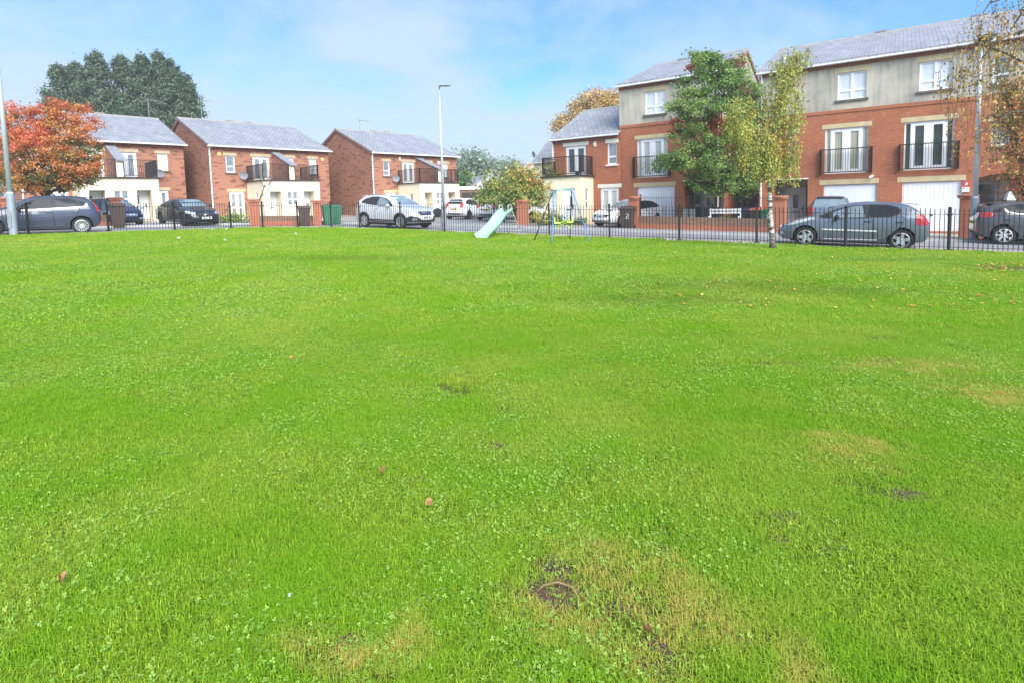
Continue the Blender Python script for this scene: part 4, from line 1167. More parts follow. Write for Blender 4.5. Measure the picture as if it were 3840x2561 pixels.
WHEELS = {}
def wheel(par, x, y, r, style, sy, w=.2):
    key = (round(r, 3), style, sy)
    if key not in WHEELS:
        rr = r*.70 if style != 'dark' else r*.68
        t = MB(); prof = [(rr*.96, -w*.42), (r*.93, -w*.5), (r*.985, -w*.40), (r, -w*.2), (r, w*.2), (r*.985, w*.40), (r*.93, w*.5), (rr*.96, w*.42)]
        t.lathe(prof, 32, axis='y'); tm = t.build('wheel', 'tyre', None, smooth=True)
        d = MB()
        o = sy*w*.5
        d.lathe([(0, o*.2), (rr*.95, o*.2)], 32, 1, 'y'); d.lathe([(rr*.98, o*.2), (rr*1.0, o*.9), (rr*.93, o*.96), (rr*.90, o*.75)], 32, 0, 'y')
        ns, wid, dbl = {'multi': (15, .019, 0), 'five': (5, .085, 0), 'six': (6, .032, 1), 'ten': (10, .028, 0), 'dark': (5, .06, 0), 'seven': (7, .05, 0), 'steel': (7, .075, 0)}[style]
        for k in range(ns):
            for q in ((-1, 1) if dbl else (0,)):
                a0 = 2*math.pi*k/ns; a1 = a0+q*.24
                p0 = Vector((math.cos(a0), 0, math.sin(a0)))*rr*.12; p1 = Vector((math.cos(a1), 0, math.sin(a1)))*rr*.95
                tg = (p1-p0).normalized(); nn = Vector((-tg.z, 0, tg.x))
                w0 = wid*.8*r/.31*1.0; w1 = wid*1.1*r/.31
                if style == 'five': w0, w1 = wid*1.15, wid*.75
                ys = (o*.72, o*.86, o*.80, o*.92)
                pts = [p0-nn*w0/1.6, p0+nn*w0/1.6, p1+nn*w1/1.6, p1-nn*w1/1.6]
                d.hexa([(p.x, o*.45, p.z) for p in pts]+[(p.x, (o*.80 if i < 2 else o*.92), p.z) for i, p in enumerate(pts)], 0)
        d.lathe([(rr*.2, o*.45), (rr*.2, o*.84), (rr*.12, o*.9), (0, o*.9)], 14, 0, 'y')
        ra = 'alloy' if style != 'dark' else 'alloy_dark'
        rm = d.build('rim', [ra, 'arch_dark'], tm)
        WHEELS[key] = (tm.data, rm.data); bpy.data.objects.remove(rm); bpy.data.objects.remove(tm)
    a, b_ = WHEELS[key]
    o1 = link('wheel', a, par); o1.location = (x, y, r*.985); o1.rotation_euler = (0, rnd.uniform(0, 6), 0)
    link('rim', b_, o1); return o1

def plate(body, par, front=True, z=.5, w=.52, x=None, y=0):
    h = body.L/2; s = 1 if front else -1
    hit = body.bvh.ray_cast(Vector((s*4, y, z)), Vector((-s, 0, 0)))[0]; xx = hit.x+s*.008
    mb = MB(); mb.box(min(xx, xx+s*.012), max(xx, xx+s*.012), y-w/2, y+w/2, z-.055, z+.055)
    p = mb.build('number_plate', 'plate_white' if front else 'plate_yellow', par)
    c = MB(); xs_ = (xx+s*.0125, xx+s*.016)
    for k in range(7):
        if k == 4: continue
        yy = y-w*.42+w*.84*(k+.5)/7
        c.box(min(xs_), max(xs_), yy-.02, yy+.02, z-.032, z+.032)
    c.build('characters', 'plate_char', p); return p

def car(p, ang, label, spec, group='cars parked around the green', scale=1.0):
    t = thing('parked_car', label, 'car', p, 0, group)
    q = Vector((0, 0, 1)).rotation_difference(GROUND_N).to_matrix() @ Matrix.Rotation(ang, 3, 'Z')
    t.rotation_mode = 'XYZ'; t.rotation_euler = q.to_euler(); t.scale = (scale,)*3
    sp = dict(spec); L = sp['L']; hw = sp['hw']; ax = sp['axles']; wr = sp['wr']
    B = Body(sp['top'], sp['belt'], sp['plan'], sp['zb'], L, sp.get('tumble', .28))
    me = B.mesh(sp['paint'], ax, wr+.045, hw); link('body', me, t)
    sides = (-1, 1)
    for sy in sides:
        phi = math.pi/2*sy
        # local s runs to the right as seen from outside: for the left side that is -x
        mir = lambda pts: [((-x if sy > 0 else x), z) for x, z in pts]
        if 'surround' in sp:
            B.patch(mir(sp['surround']), (0, 0), phi, off=.003, name='window_surround', mat='car_plastic', par=t, rnd_=.05)
        for i, w in enumerate(sp['win']):
            B.patch(mir(w), (0, 0), phi, off=.007, name='side_window', mat=sp.get('gm', ['car_glass', 'car_glass_tint', 'car_glass_tint', 'car_glass'])[i], par=t, rnd_=.03)
        for tr in sp.get('trim', []):
            B.patch(mir(tr[0]), (0, 0), phi, off=tr[2] if len(tr) > 2 else .012, name=tr[3] if len(tr) > 3 else 'side_trim', mat=tr[1], par=t)
        for dr in sp.get('doors', []):
            d = B.patch(mir(dr), (0, 0), phi, off=.0035, name='door', mat=sp['paint'], par=t, rnd_=.05)
            # shut line
            mb = MB(); rp = round_poly(mir(dr), .05); ln = []
            for i, a in enumerate(rp):
                b_ = rp[(i+1) % len(rp)]; k = max(1, int(math.dist(a, b_)/.12))
                for j in range(k):
                    u = (a[0]+(b_[0]-a[0])*j/k, a[1]+(b_[1]-a[1])*j/k)
                    o = Vector(((-u[0] if sy > 0 else u[0]), sy*4, u[1])); hit = B.bvh.ray_cast(o, Vector((0, -sy, 0)))[0]
                    if hit: ln.append(hit+Vector((0, sy*.002, 0)))
            mb.tube(ln+[ln[0]], .0065, 4, cap=False); mb.build('shut_line', 'arch_dark', d)
            x0 = min(q_[0] for q_ in dr); zt = sp['handle']
            hx = x0+.14; o = B.bvh.ray_cast(Vector((hx, sy*4, zt)), Vector((0, -sy, 0)))[0]
            mb = MB(); mb.tube([o+Vector((-.09, sy*.012, 0)), o+Vector((-.07, sy*.03, .004)), o+Vector((.07, sy*.03, .004)), o+Vector((.09, sy*.012, 0))], .014, 6); mb.build('handle', sp.get('handle_mat', sp['paint']), d)
        # mirror
        mx, mz = sp['mirror']; o = B.bvh.ray_cast(Vector((mx, sy*4, mz)), Vector((0, -sy, 0)))[0]
        mb = MB(); mb.lathe([(0, -.12), (.05, -.115), (.075, -.07), (.085, 0), (.07, .06), (.03, .09), (0, .095)], 14, axis='y'); mb.v = [(v[0]*.9+o.x+.01, v[1]*sy+o.y+sy*.14, v[2]+o.z+.035) for v in mb.v]
        mb.tube([o+Vector((.02, -sy*.02, 0)), o+Vector((.01, sy*.08, .02))], .022, 6)
        mb.build('wing_mirror', sp.get('mirror_mat', 'car_plastic'), t, smooth=True)
        # arch trim
        if sp.get('cladding'):
            for axx in ax:
                pts = [(axx+math.cos(a)*(wr+.105), wr*.95+math.sin(a)*(wr+.105)) for a in np.linspace(-.15, math.pi+.15, 18)] + [(axx+math.cos(a)*(wr+.048), wr*.95+math.sin(a)*(wr+.048)) for a in np.linspace(math.pi+.1, -.1, 18)]
                B.patch(mir(pts), (0, 0), phi, off=.012, name='wheel_arch', mat='car_plastic', par=t)
        for a in ax: wheel(t, a, sy*(hw-.125), wr, sp['wheel'], sy)
        # lamps wrap round the corners
        for nm, phi0, ref, pts, mat in sp['lamps']:
            ph = R(phi0)*sy
            pp = [((a if sy > 0 else -a), z) for a, z in pts]
            B.patch(pp, (ref[0], ref[1]*sy), ph, off=.008, name=nm, mat=mat, par=t, rnd_=.03, grid=.06)
    for nm, front, pts, mat in sp['faces']:
        ph = 0 if front else math.pi
        B.patch(pts, (0, 0), ph, off=.008, name=nm, mat=mat, par=t, rnd_=.025, grid=.1)
    for nm, front, tilt, pts, mat in sp['screens']:
        B.patch(pts, (0, 0), 0 if front else math.pi, tilt=0, off=.006, name=nm, mat=mat, par=t, rnd_=.05, grid=.1)
    plate(B, t, True, sp['fplate']); plate(B, t, False, sp['rplate'])
    if sp.get('rails'):
        for sy in (-1, 1):
            pts = []
            for x in np.linspace(sp['rails'][0], sp['rails'][1], 9):
                o = B.bvh.ray_cast(Vector((x, sy*hw*.60, 4)), Vector((0, 0, -1)))[0]; pts.append(o+Vector((0, 0, .035)))
            pts[0].z -= .04; pts[-1].z -= .04
            mb = MB(); mb.tube(pts, .016, 6); mb.build('roof_rail', 'galv_dark', t)
    if sp.get('spoiler'):
        x, z, w = sp['spoiler']; mb = MB()
        mb.hexa([(x-.16, -w, z-.035), (x+.1, -w, z-.0), (x+.1, w, z-.0), (x-.16, w, z-.035), (x-.17, -w*.96, z-.012), (x+.1, -w*.96, z+.022), (x+.1, w*.96, z+.022), (x-.17, w*.96, z-.012)])
        mb.build('spoiler', sp['paint'], t)
    if sp.get('wiper'):
        x, z = sp['wiper']; hit = B.bvh.ray_cast(Vector((-4, 0, z)), Vector((1, 0, 0)))[0]
        mb = MB(); mb.tube([(hit.x-.02, .0, z), (hit.x-.03, -.42, z+.05)], .016, 5); mb.build('rear_wiper', 'car_plastic', t)
    if sp.get('antenna'):
        x, z = sp['antenna']; mb = MB(); mb.tube([(x, 0, z-.02), (x-.14, 0, z+.16)], [.008, .003], 5); mb.build('antenna', 'car_plastic', t)
    # underside and axle shadow mass
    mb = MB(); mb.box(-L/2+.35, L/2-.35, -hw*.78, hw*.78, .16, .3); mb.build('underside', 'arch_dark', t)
    return t, B

# --- small hatchback (rounded, rising waistline)
def hatch(paint_, L=3.96, H=1.48, hw=.86, wheel_='multi', fast=0, **kw):
    h = L/2
    d = dict(L=L, hw=hw, paint=paint_, wheel=wheel_, wr=.315, axles=(-h+.69, h-.80),
        top=[(-h, .82), (-h+.03, .98), (-h+.10, 1.10), (-h+.25, 1.27), (-h+.42, 1.385), (-h+.62, H-.035), (-h+1.1, H-.005), (-h+1.55, H), (-h+1.95, H-.03), (-h+2.25, H-.12), (-h+2.65, 1.13), (-h+2.92, 1.00), (h-.75, .93), (h-.40, .83), (h-.16, .73), (h-.04, .62), (h, .52)],
        belt=[(-h, .78), (-h+.2, 1.02), (-h+.6, 1.03), (-h+1.5, .965), (-h+2.4, .90), (h-.9, .86), (h-.3, .7), (h, .48)],
        plan=[(-h, hw*.80), (-h+.06, hw*.88), (-h+.25, hw*.955), (-h+.7, hw), (0, hw), (h-.8, hw*.985), (h-.4, hw*.93), (h-.15, hw*.80), (h-.04, hw*.64), (h, hw*.52)],
        zb=[(-h, .36), (-h+.15, .24), (-h+.6, .19), (h-.6, .19), (h-.12, .22), (h, .30)],
        surround=[(-h+2.58, .93), (-h+2.40, 1.12), (-h+2.12, 1.27), (-h+1.8, 1.375), (-h+1.35, 1.40), (-h+.85, 1.37), (-h+.5, 1.25), (-h+.33, 1.10), (-h+.5, 1.055), (-h+1.2, 1.005), (-h+2.0, .94)],
        win=[[(-h+2.42, .965), (-h+2.32, 1.10), (-h+2.08, 1.25), (-h+1.78, 1.345), (-h+1.52, 1.365), (-h+1.47, 1.0), (-h+2.0, .965)],
             [(-h+1.38, 1.37), (-h+.98, 1.35), (-h+.74, 1.29), (-h+.66, 1.065), (-h+1.32, 1.01)],
             [(-h+.64, 1.255), (-h+.52, 1.20), (-h+.42, 1.10), (-h+.56, 1.075)]],
        doors=[[(-h+2.52, .28), (-h+2.56, .6), (-h+2.50, .88), (-h+1.45, .955), (-h+1.42, .30)], [(-h+1.38, .30), (-h+1.41, .96), (-h+.62, 1.01), (-h+.72, .72), (-h+1.02, .42), (-h+1.10, .30)]],
        handle=.86, mirror=(-h+2.38, .93),
        lamps=[('tail_light', 142, (-h+.08, hw*.72), [(-.12, .86), (.10, .82), (.20, .92), (.12, 1.06), (-.02, 1.22), (-.08, 1.2), (-.10, 1.0)], 'tail_red'),
               ('headlight', 38, (h-.34, hw*.72), [(-.24, .60), (.20, .62), (.42, .80), (.30, .84), (-.05, .74)], 'lamp_clear'),
               ('fog_light', 30, (h-.15, hw*.6), [(-.1, .36), (.1, .36), (.1, .45), (-.1, .45)], 'lamp_clear'),
               ('reflector', 150, (-h+.06, hw*.7), [(-.10, .40), (.08, .40), (.08, .47), (-.10, .47)], 'tail_red')],
        faces=[('grille', True, [(-.42, .33), (.42, .33), (.50, .46), (.38, .52), (-.38, .52), (-.50, .46)], 'car_plastic'),
               ('rear_bumper_trim', False, [(-.52, .33), (.52, .33), (.46, .43), (-.46, .43)], 'car_plastic')],
        screens=[('windscreen', True, 0, [(-.62, 1.00), (.62, 1.00), (.56, 1.25), (.50, 1.40), (-.50, 1.40), (-.56, 1.25)], 'car_glass_bright'),
                 ('rear_window', False, 0, [(-.58, 1.07), (.58, 1.07), (.50, 1.36), (-.50, 1.36)], 'car_glass')],
        fplate=.58, rplate=.72, spoiler=(-h+.46, 1.405, .50), wiper=(-h, 1.1), antenna=(-h+.75, 1.45))
    d.update(kw); return d

# grey-blue hatchback cut by the left edge
hL = 3.96/2
sp = hatch('paint_slate', axles=(-hL+.60, hL-.80), trim=[([(-hL+.38, 1.075), (-hL+.36, 1.045), (-hL+.55, 1.005), (-hL+1.3, .955), (-hL+2.1, .905), (-hL+2.62, .885), (-hL+2.62, .942), (-hL+2.1, .962), (-hL+1.3, 1.012), (-hL+.6, 1.058), (-hL+.50, 1.075), (-hL+.44, 1.17), (-hL+.39, 1.17)], 'bright_trim', .012, 'chrome_strip')])
pr = at(288, 23.2); ang = R(219)
dv = Vector((math.cos(ang), math.sin(ang), 0)); nv = Vector((dv.y, -dv.x, 0)); nv = nv if nv.y > 0 else -nv
c_ = pr+dv*(hL-.60)+nv*.74; c_.z = gz(c_.x, c_.y)-.02
car(c_, ang, 'grey-blue hatchback with multi-spoke wheels in the fence gap at far left', sp, scale=1.09)

# grey hatchback behind the fence on the right: longer nose, steep screen
h = 4.05/2
sp_grey = hatch('paint_bluegrey', L=4.05, H=1.47, hw=.875, wheel_='five',
    top=[(-h, .80), (-h+.05, .95), (-h+.16, 1.10), (-h+.34, 1.26), (-h+.54, 1.385), (-h+.74, 1.435), (-h+1.2, 1.465), (-h+1.6, 1.47), (-h+2.0, 1.435), (-h+2.35, 1.335), (-h+2.8, 1.13), (-h+3.12, .985), (h-.55, .88), (h-.28, .77), (h-.10, .66), (h, .54)],
    surround=[(-h+2.92, .985), (-h+2.62, 1.13), (-h+2.3, 1.255), (-h+1.95, 1.345), (-h+1.5, 1.385), (-h+1.05, 1.375), (-h+.80, 1.31), (-h+.70, 1.19), (-h+.78, 1.06), (-h+1.0, 1.0), (-h+2.0, .935), (-h+2.8, .915)],
    win=[[(-h+2.50, .95), (-h+2.52, 1.10), (-h+2.25, 1.225), (-h+1.95, 1.31), (-h+1.72, 1.345), (-h+1.63, .985), (-h+2.1, .96)],
         [(-h+1.53, 1.355), (-h+1.1, 1.35), (-h+.87, 1.30), (-h+.76, 1.19), (-h+.84, 1.08), (-h+1.02, 1.03), (-h+1.5, .99)],
         [(-h+2.84, .96), (-h+2.6, 1.075), (-h+2.57, .945)]],
    gm=['car_glass_bright', 'car_glass_tint', 'car_glass'],
    trim=[([(-h+1.32, .535), (-h+2.78, .555), (-h+2.78, .595), (-h+1.32, .585)], 'bright_trim', .016, 'bump_strip'), ([(-h+1.30, .275), (-h+2.75, .26), (-h+2.75, .29), (-h+1.30, .305)], 'bright_trim', .010, 'sill_strip')],
    lamps=[('tail_light', 128, (-h+.16, hw_ := .70), [(-.24, .78), (-.02, .76), (.26, .84), (.46, .98), (.12, 1.04), (-.14, 1.10), (-.24, .96)], 'tail_red'),
           ('headlight', 48, (h-.55, .68), [(-.36, .66), (.0, .70), (.46, .90), (.40, .95), (.0, .86), (-.34, .74)], 'lamp_clear'),
           ('fog_light', 35, (h-.14, .62), [(-.1, .36), (.1, .38), (.06, .46), (-.08, .45)], 'lamp_clear'),
           ('reflector', 150, (-h+.05, .62), [(-.12, .36), (.16, .39), (.16, .425), (-.12, .40)], 'chrome')],
    mirror_mat='car_plastic', handle=.845, handle_mat='car_plastic', wiper=(-h, 1.02),
    screens=[('windscreen', True, 0, [(-.66, 1.0), (.66, 1.0), (.58, 1.25), (.50, 1.38), (-.50, 1.38), (-.58, 1.25)], 'car_glass_bright'), ('rear_window', False, 0, [(-.72, 1.02), (.72, 1.02), (.60, 1.37), (-.60, 1.37)], 'car_glass')])
pf = at(3010, 18.25); pr = at(3373, 16.9)
dv = (pf-pr).normalized(); nv = Vector((.574, .819, 0)); ang = math.atan2(dv.y, dv.x)
c_ = (pf+pr)/2 + nv*.74 + dv*.055; c_.z = gz(c_.x, c_.y)-.03
car(c_, ang, 'grey hatchback with five-spoke wheels behind the fence right of the birch', sp_grey, scale=1.02)

# dark grey hatchback at the right edge with a roof sign
h = 4.04/2
spR = hatch('paint_darkgrey', L=4.04, hw=.87, wheel_='seven',
    trim=[([(-h+.66, 1.19), (-h+.72, 1.09), (-h+1.0, 1.025), (-h+2.0, .965), (-h+2.5, .945), (-h+2.5, .968), (-h+2.0, .99), (-h+1.02, 1.052), (-h+.78, 1.11), (-h+.70, 1.21)], 'bright_trim', .012, 'chrome_strip')],
    lamps=[('tail_light', 125, (-h+.14, .70), [(-.26, .93), (.0, .90), (.22, .97), (.30, 1.02), (.1, 1.07), (-.22, 1.08)], 'tail_red'),
           ('headlight', 40, (h-.34, .62), [(-.24, .64), (.2, .66), (.42, .80), (.30, .84), (-.05, .76)], 'lamp_clear'),
           ('reflector', 150, (-h+.06, .62), [(-.10, .42), (.02, .42), (.10, .53), (-.02, .53)], 'tail_red')])
_w = at(3762, 18.9); ang = R(-35+4)
dv = Vector((math.cos(ang), math.sin(ang), 0)); c_ = _w + dv*(h-.69) + nv*.74; c_.z = gz(c_.x, c_.y)-.02
tR, BR = car(c_, ang, 'dark grey hatchback with a white roof sign at the right edge', spR, scale=1.03)
_r = tR.matrix_basis.copy(); 
sg = MB()
sg.hexa([(-.12, -.30, 0), (.12, -.30, 0), (.12, .30, 0), (-.12, .30, 0), (-.035, -.11, .30), (.035, -.11, .30), (.035, .11, .30), (-.035, .11, .30)])
ts = thing('roof_sign', 'blank white pyramid sign sitting on the dark grey hatchback roof', 'sign', (0, 0, 0))
ts.matrix_world = Matrix.Translation(c_) @ tR.rotation_euler.to_matrix().to_4x4() @ Matrix.Translation((-h+.88, 0, 1.455*1.03+.035))
sg.build('panel', 'sign_white', ts)
sb = MB(); sb.box(-.14, .14, -.32, .32, -.035, -.001); sb.build('base', 'car_plastic', ts)

# navy hatchback on the drive, front towards the road
spN = hatch('paint_navy', wheel_='ten', screens=[('windscreen', True, 0, [(-.62, 1.00), (.62, 1.00), (.56, 1.25), (.50, 1.40), (-.50, 1.40), (-.56, 1.25)], 'car_glass_bright'), ('rear_window', False, 0, [(-.58, 1.07), (.58, 1.07), (.50, 1.36), (-.50, 1.36)], 'car_glass')],
    faces=[('grille', True, [(-.36, .52), (.36, .52), (.44, .66), (-.44, .66)], 'chrome'), ('lower_grille', True, [(-.55, .30), (.55, .30), (.5, .40), (-.5, .40)], 'car_plastic')], mirror_mat='chrome')
car(at(428, 29.6), R(-36), 'navy hatchback parked on the drive behind the brown bin', spN)

# black saloon
h = 4.68/2
spM = hatch('paint_black', L=4.68, H=1.44, hw=.905, wheel_='dark', wr=.33, axles=(-h+.98, h-.80),
    top=[(-h, .74), (-h+.06, .92), (-h+.2, 1.0), (-h+.55, 1.05), (-h+.95, 1.22), (-h+1.35, 1.36), (-h+1.8, 1.43), (-h+2.2, 1.44), (-h+2.55, 1.40), (-h+2.95, 1.25), (-h+3.35, 1.03), (-h+3.55, .98), (h-.5, .86), (h-.2, .76), (h-.05, .62), (h, .5)],
    belt=[(-h, .74), (-h+.5, .96), (-h+1.5, .97), (-h+2.6, .93), (h-.9, .85), (h-.3, .70), (h, .46)],
    surround=[(-h+3.1, .96), (-h+2.8, 1.18), (-h+2.4, 1.34), (-h+1.9, 1.37), (-h+1.45, 1.30), (-h+1.0, 1.12), (-h+.95, 1.02), (-h+1.6, .99), (-h+2.6, .95)],
    win=[[(-h+2.95, .985), (-h+2.72, 1.17), (-h+2.35, 1.31), (-h+2.12, 1.335), (-h+2.1, .985)], [(-h+2.02, 1.335), (-h+1.8, 1.33), (-h+1.45, 1.24), (-h+1.3, 1.02), (-h+2.0, .99)], [(-h+1.4, 1.22), (-h+1.12, 1.11), (-h+1.05, 1.04), (-h+1.26, 1.02)]],
    doors=[[(-h+3.1, .28), (-h+3.12, .88), (-h+2.08, .95), (-h+2.06, .28)], [(-h+2.02, .28), (-h+2.04, .95), (-h+1.25, .97), (-h+1.36, .62), (-h+1.5, .28)]], handle=.85, mirror=(-h+2.95, .97),
    lamps=[('tail_light', 150, (-h+.1, .6), [(-.3, .8), (.16, .8), (.2, .93), (-.3, .93)], 'tail_red'), ('headlight', 40, (h-.3, .66), [(-.26, .62), (.2, .66), (.36, .79), (.1, .80), (-.24, .72)], 'lamp_clear')],
    faces=[('grille', True, [(-.40, .50), (.40, .50), (.44, .68), (.36, .72), (-.36, .72), (-.44, .68)], 'car_plastic'), ('lower_grille', True, [(-.72, .24), (.72, .24), (.62, .36), (-.62, .36)], 'arch_dark')],
    screens=[('windscreen', True, 0, [(-.64, 1.02), (.64, 1.02), (.56, 1.26), (.48, 1.39), (-.48, 1.39), (-.56, 1.26)], 'car_glass_bright'), ('rear_window', False, 0, [(-.6, 1.08), (.6, 1.08), (.46, 1.38), (-.46, 1.38)], 'car_glass')],
    fplate=.42, rplate=.72, spoiler=None, wiper=None, antenna=None)
tM, BM = car(at(702, 30.6), R(-38), 'black saloon with star badge grille on the drive left of centre', spM, scale=1.0)
hit = BM.bvh.ray_cast(Vector((4, 0, .61)), Vector((-1, 0, 0)))[0]; xg = hit.x+.03
mb = MB(); mb.tube([(xg, .115*math.cos(a), .61+.115*math.sin(a)) for a in np.linspace(0, 2*math.pi, 21)], .013, 6, cap=False)
for a in (90, 210, 330): mb.tube([(xg, 0, .61), (xg, .115*math.cos(R(a)), .61+.115*math.sin(R(a)))], [.02, .007], 6)
mb.build('star_badge', 'chrome', tM)
for z in (.585, .645):
    for s in (-1, 1):
        mb = MB(); mb.tube([(xg-.02, s*.13, z), (xg-.035, s*.40, z)], .011, 5); mb.build('grille_bar', 'chrome', tM)

# silver crossover
h = 4.28/2
spK = hatch('paint_silver', L=4.28, H=1.65, hw=.90, wheel_='ten', wr=.345, axles=(-h+.80, h-.90), tumble=.30,
    top=[(-h, .90), (-h+.04, 1.05), (-h+.14, 1.22), (-h+.28, 1.40), (-h+.46, 1.53), (-h+.75, 1.60), (-h+1.3, 1.645), (-h+1.8, 1.65), (-h+2.2, 1.60), (-h+2.5, 1.50), (-h+2.85, 1.31), (-h+3.15, 1.14), (h-.75, 1.06), (h-.4, .97), (h-.16, .85), (h-.04, .70), (h, .56)],
    belt=[(-h, .9), (-h+.2, 1.17), (-h+.7, 1.18), (-h+1.6, 1.09), (-h+2.6, 1.02), (h-.9, .98), (h-.3, .82), (h, .52)],
    zb=[(-h, .40), (-h+.15, .29), (-h+.6, .25), (h-.6, .25), (h-.12, .29), (h, .36)],
    surround=[(-h+2.88, 1.05), (-h+2.55, 1.28), (-h+2.15, 1.46), (-h+1.6, 1.535), (-h+1.1, 1.53), (-h+.7, 1.43), (-h+.48, 1.24), (-h+1.0, 1.155), (-h+2.0, 1.07)],
    win=[[(-h+2.55, 1.07), (-h+2.42, 1.28), (-h+2.1, 1.44), (-h+1.72, 1.495), (-h+1.70, 1.11)], [(-h+1.62, 1.50), (-h+1.12, 1.49), (-h+.76, 1.40), (-h+.60, 1.235), (-h+1.6, 1.125)], [(-h+2.8, 1.075), (-h+2.62, 1.21), (-h+2.62, 1.07)]],
    gm=['car_glass_bright', 'car_glass_tint', 'car_glass'],
    doors=[[(-h+2.72, .40), (-h+2.75, .98), (-h+1.68, 1.06), (-h+1.66, .40)], [(-h+1.62, .40), (-h+1.64, 1.06), (-h+.82, 1.12), (-h+.96, .82), (-h+1.26, .52), (-h+1.34, .40)]], handle=.97, mirror=(-h+2.62, 1.07), mirror_mat='paint_silver',
    trim=[([(-h+1.22, .24), (h-1.32, .24), (h-1.34, .42), (-h+1.24, .44)], 'car_plastic', .012, 'sill_cladding')],
    lamps=[('tail_light', 140, (-h+.12, .72), [(-.15, .95), (.12, .93), (.18, 1.06), (-.02, 1.12), (-.15, 1.12)], 'tail_red'),
           ('headlight', 36, (h-.32, .66), [(-.26, .74), (.22, .78), (.44, 1.0), (.30, 1.02), (-.02, .90), (-.26, .84)], 'lamp_clear'),
           ('bumper_cladding', 30, (h-.22, .62), [(-.44, .33), (.42, .33), (.40, .50), (.16, .62), (-.12, .60), (-.34, .47)], 'car_plastic'),
           ('fog_light', 30, (h-.16, .62), [(-.12, .42), (.12, .42), (.08, .53), (-.12, .50)], 'lamp_clear')],
    faces=[('grille', True, [(-.36, .66), (.36, .66), (.46, .80), (.40, .83), (-.40, .83), (-.46, .80)], 'arch_dark'), ('lower_grille', True, [(-.6, .33), (.6, .33), (.58, .43), (-.58, .43)], 'car_plastic'),
           ('grille_bar', True, [(-.40, .735), (.40, .735), (.42, .765), (-.42, .765)], 'chrome'), ('skid_plate', True, [(-.42, .285), (.42, .285), (.45, .325), (-.45, .325)], 'alloy')],
    screens=[('windscreen', True, 0, [(-.66, 1.15), (.66, 1.15), (.60, 1.40), (.53, 1.56), (-.53, 1.56), (-.60, 1.40)], 'car_glass_bright'), ('rear_window', False, 0, [(-.58, 1.2), (.58, 1.2), (.5, 1.5), (-.5, 1.5)], 'car_glass')],
    fplate=.55, rplate=.85, spoiler=(-h+.46, 1.565, .54), wiper=None, antenna=(-h+.7, 1.62), rails=(-h+.75, -h+2.1), cladding=True)
car(at(1482, 28.1), R(-36), 'silver crossover with black cladding parked behind the fence in the centre', spK, scale=1.03)

# white cars
def white(px, Y, deg, label, wheel_='seven', **kw):
    return car(at(px, Y), R(deg), label, hatch('paint_white', wheel_=wheel_, **kw))
white(1752, 39.6, 67, 'white hatchback seen from behind, nearest of the white cars in the side road', wheel_='dark')
white(1866, 38.0, 68, 'white hatchback behind the mint slide, right of another white hatchback', wheel_='dark')
white(1694, 43.0, 192, 'white hatchback side-on at the back, mostly hidden by the nearer white car', wheel_='dark')
white(1972, 34.6, -40, 'white hatchback peeping past the broad gate pillar behind the autumn bush', wheel_='dark')
p = at(2350, 30.0)
h = 4.3/2
car(p, R(218), 'white hatchback on the drive behind the brown number bin', hatch('paint_white', L=4.3, hw=.89, wheel_='six', wr=.33, faces=[('grille', True, [(-.44, .50), (.44, .50), (.56, .66), (-.56, .66)], 'arch_dark'), ('lower_grille', True, [(-.66, .25), (.66, .25), (.58, .37), (-.58, .37)], 'car_plastic'), ('grille_bar', True, [(-.5, .565), (.5, .565), (.52, .59), (-.52, .59)], 'chrome')]))
# blue-grey tall car on the right-hand drive, seen from behind
h = 4.4/2
spS = hatch('paint_steel', L=4.4, H=1.70, hw=.89, wheel_='five', wr=.34, axles=(-h+.85, h-.9),
    top=[(-h, 1.0), (-h+.04, 1.16), (-h+.16, 1.36), (-h+.30, 1.55), (-h+.46, 1.65), (-h+.9, 1.69), (-h+1.8, 1.70), (-h+2.3, 1.66), (-h+2.65, 1.5), (-h+3.1, 1.2), (-h+3.3, 1.12), (h-.5, 1.02), (h-.2, .88), (h-.05, .7), (h, .55)],
    belt=[(-h, .98), (-h+.3, 1.16), (-h+1.6, 1.12), (-h+2.6, 1.06), (h-.9, 1.0), (h-.3, .85), (h, .52)],
    surround=[(-h+2.9, 1.1), (-h+2.55, 1.4), (-h+2.1, 1.57), (-h+1.2, 1.59), (-h+.6, 1.53), (-h+.42, 1.25), (-h+1.0, 1.19), (-h+2.0, 1.12)],
    win=[[(-h+2.7, 1.13), (-h+2.45, 1.38), (-h+2.1, 1.52), (-h+1.8, 1.54), (-h+1.78, 1.16)], [(-h+1.7, 1.54), (-h+1.1, 1.54), (-h+1.02, 1.2), (-h+1.66, 1.17)], [(-h+.96, 1.53), (-h+.66, 1.48), (-h+.52, 1.27), (-h+.92, 1.21)]],
    doors=[[(-h+2.8, .3), (-h+2.84, 1.04), (-h+1.76, 1.1), (-h+1.74, .3)], [(-h+1.70, .3), (-h+1.72, 1.1), (-h+.95, 1.14), (-h+1.05, .8), (-h+1.34, .3)]], handle=1.0, mirror=(-h+2.7, 1.1),
    lamps=[('tail_light', 148, (-h+.12, .72), [(-.10, .86), (.14, .84), (.18, 1.14), (.06, 1.2), (-.06, 1.18)], 'tail_red'), ('headlight', 38, (h-.34, .66), [(-.24, .7), (.2, .72), (.42, .95), (.30, .98), (-.05, .85)], 'lamp_clear')],
    screens=[('windscreen', True, 0, [(-.64, 1.15), (.64, 1.15), (.54, 1.6), (-.54, 1.6)], 'car_glass'), ('rear_window', False, 0, [(-.62, 1.17), (.62, 1.17), (.52, 1.58), (-.52, 1.58)], 'car_glass_bright')],
    rplate=.72, spoiler=(-h+.44, 1.655, .52), wiper=(-h, 1.2), antenna=(-h+.9, 1.70))
car(at(3118, 25.1), R(56), 'blue-grey tall car seen from behind on the drive beyond the grey hatchback', spS, scale=.98)
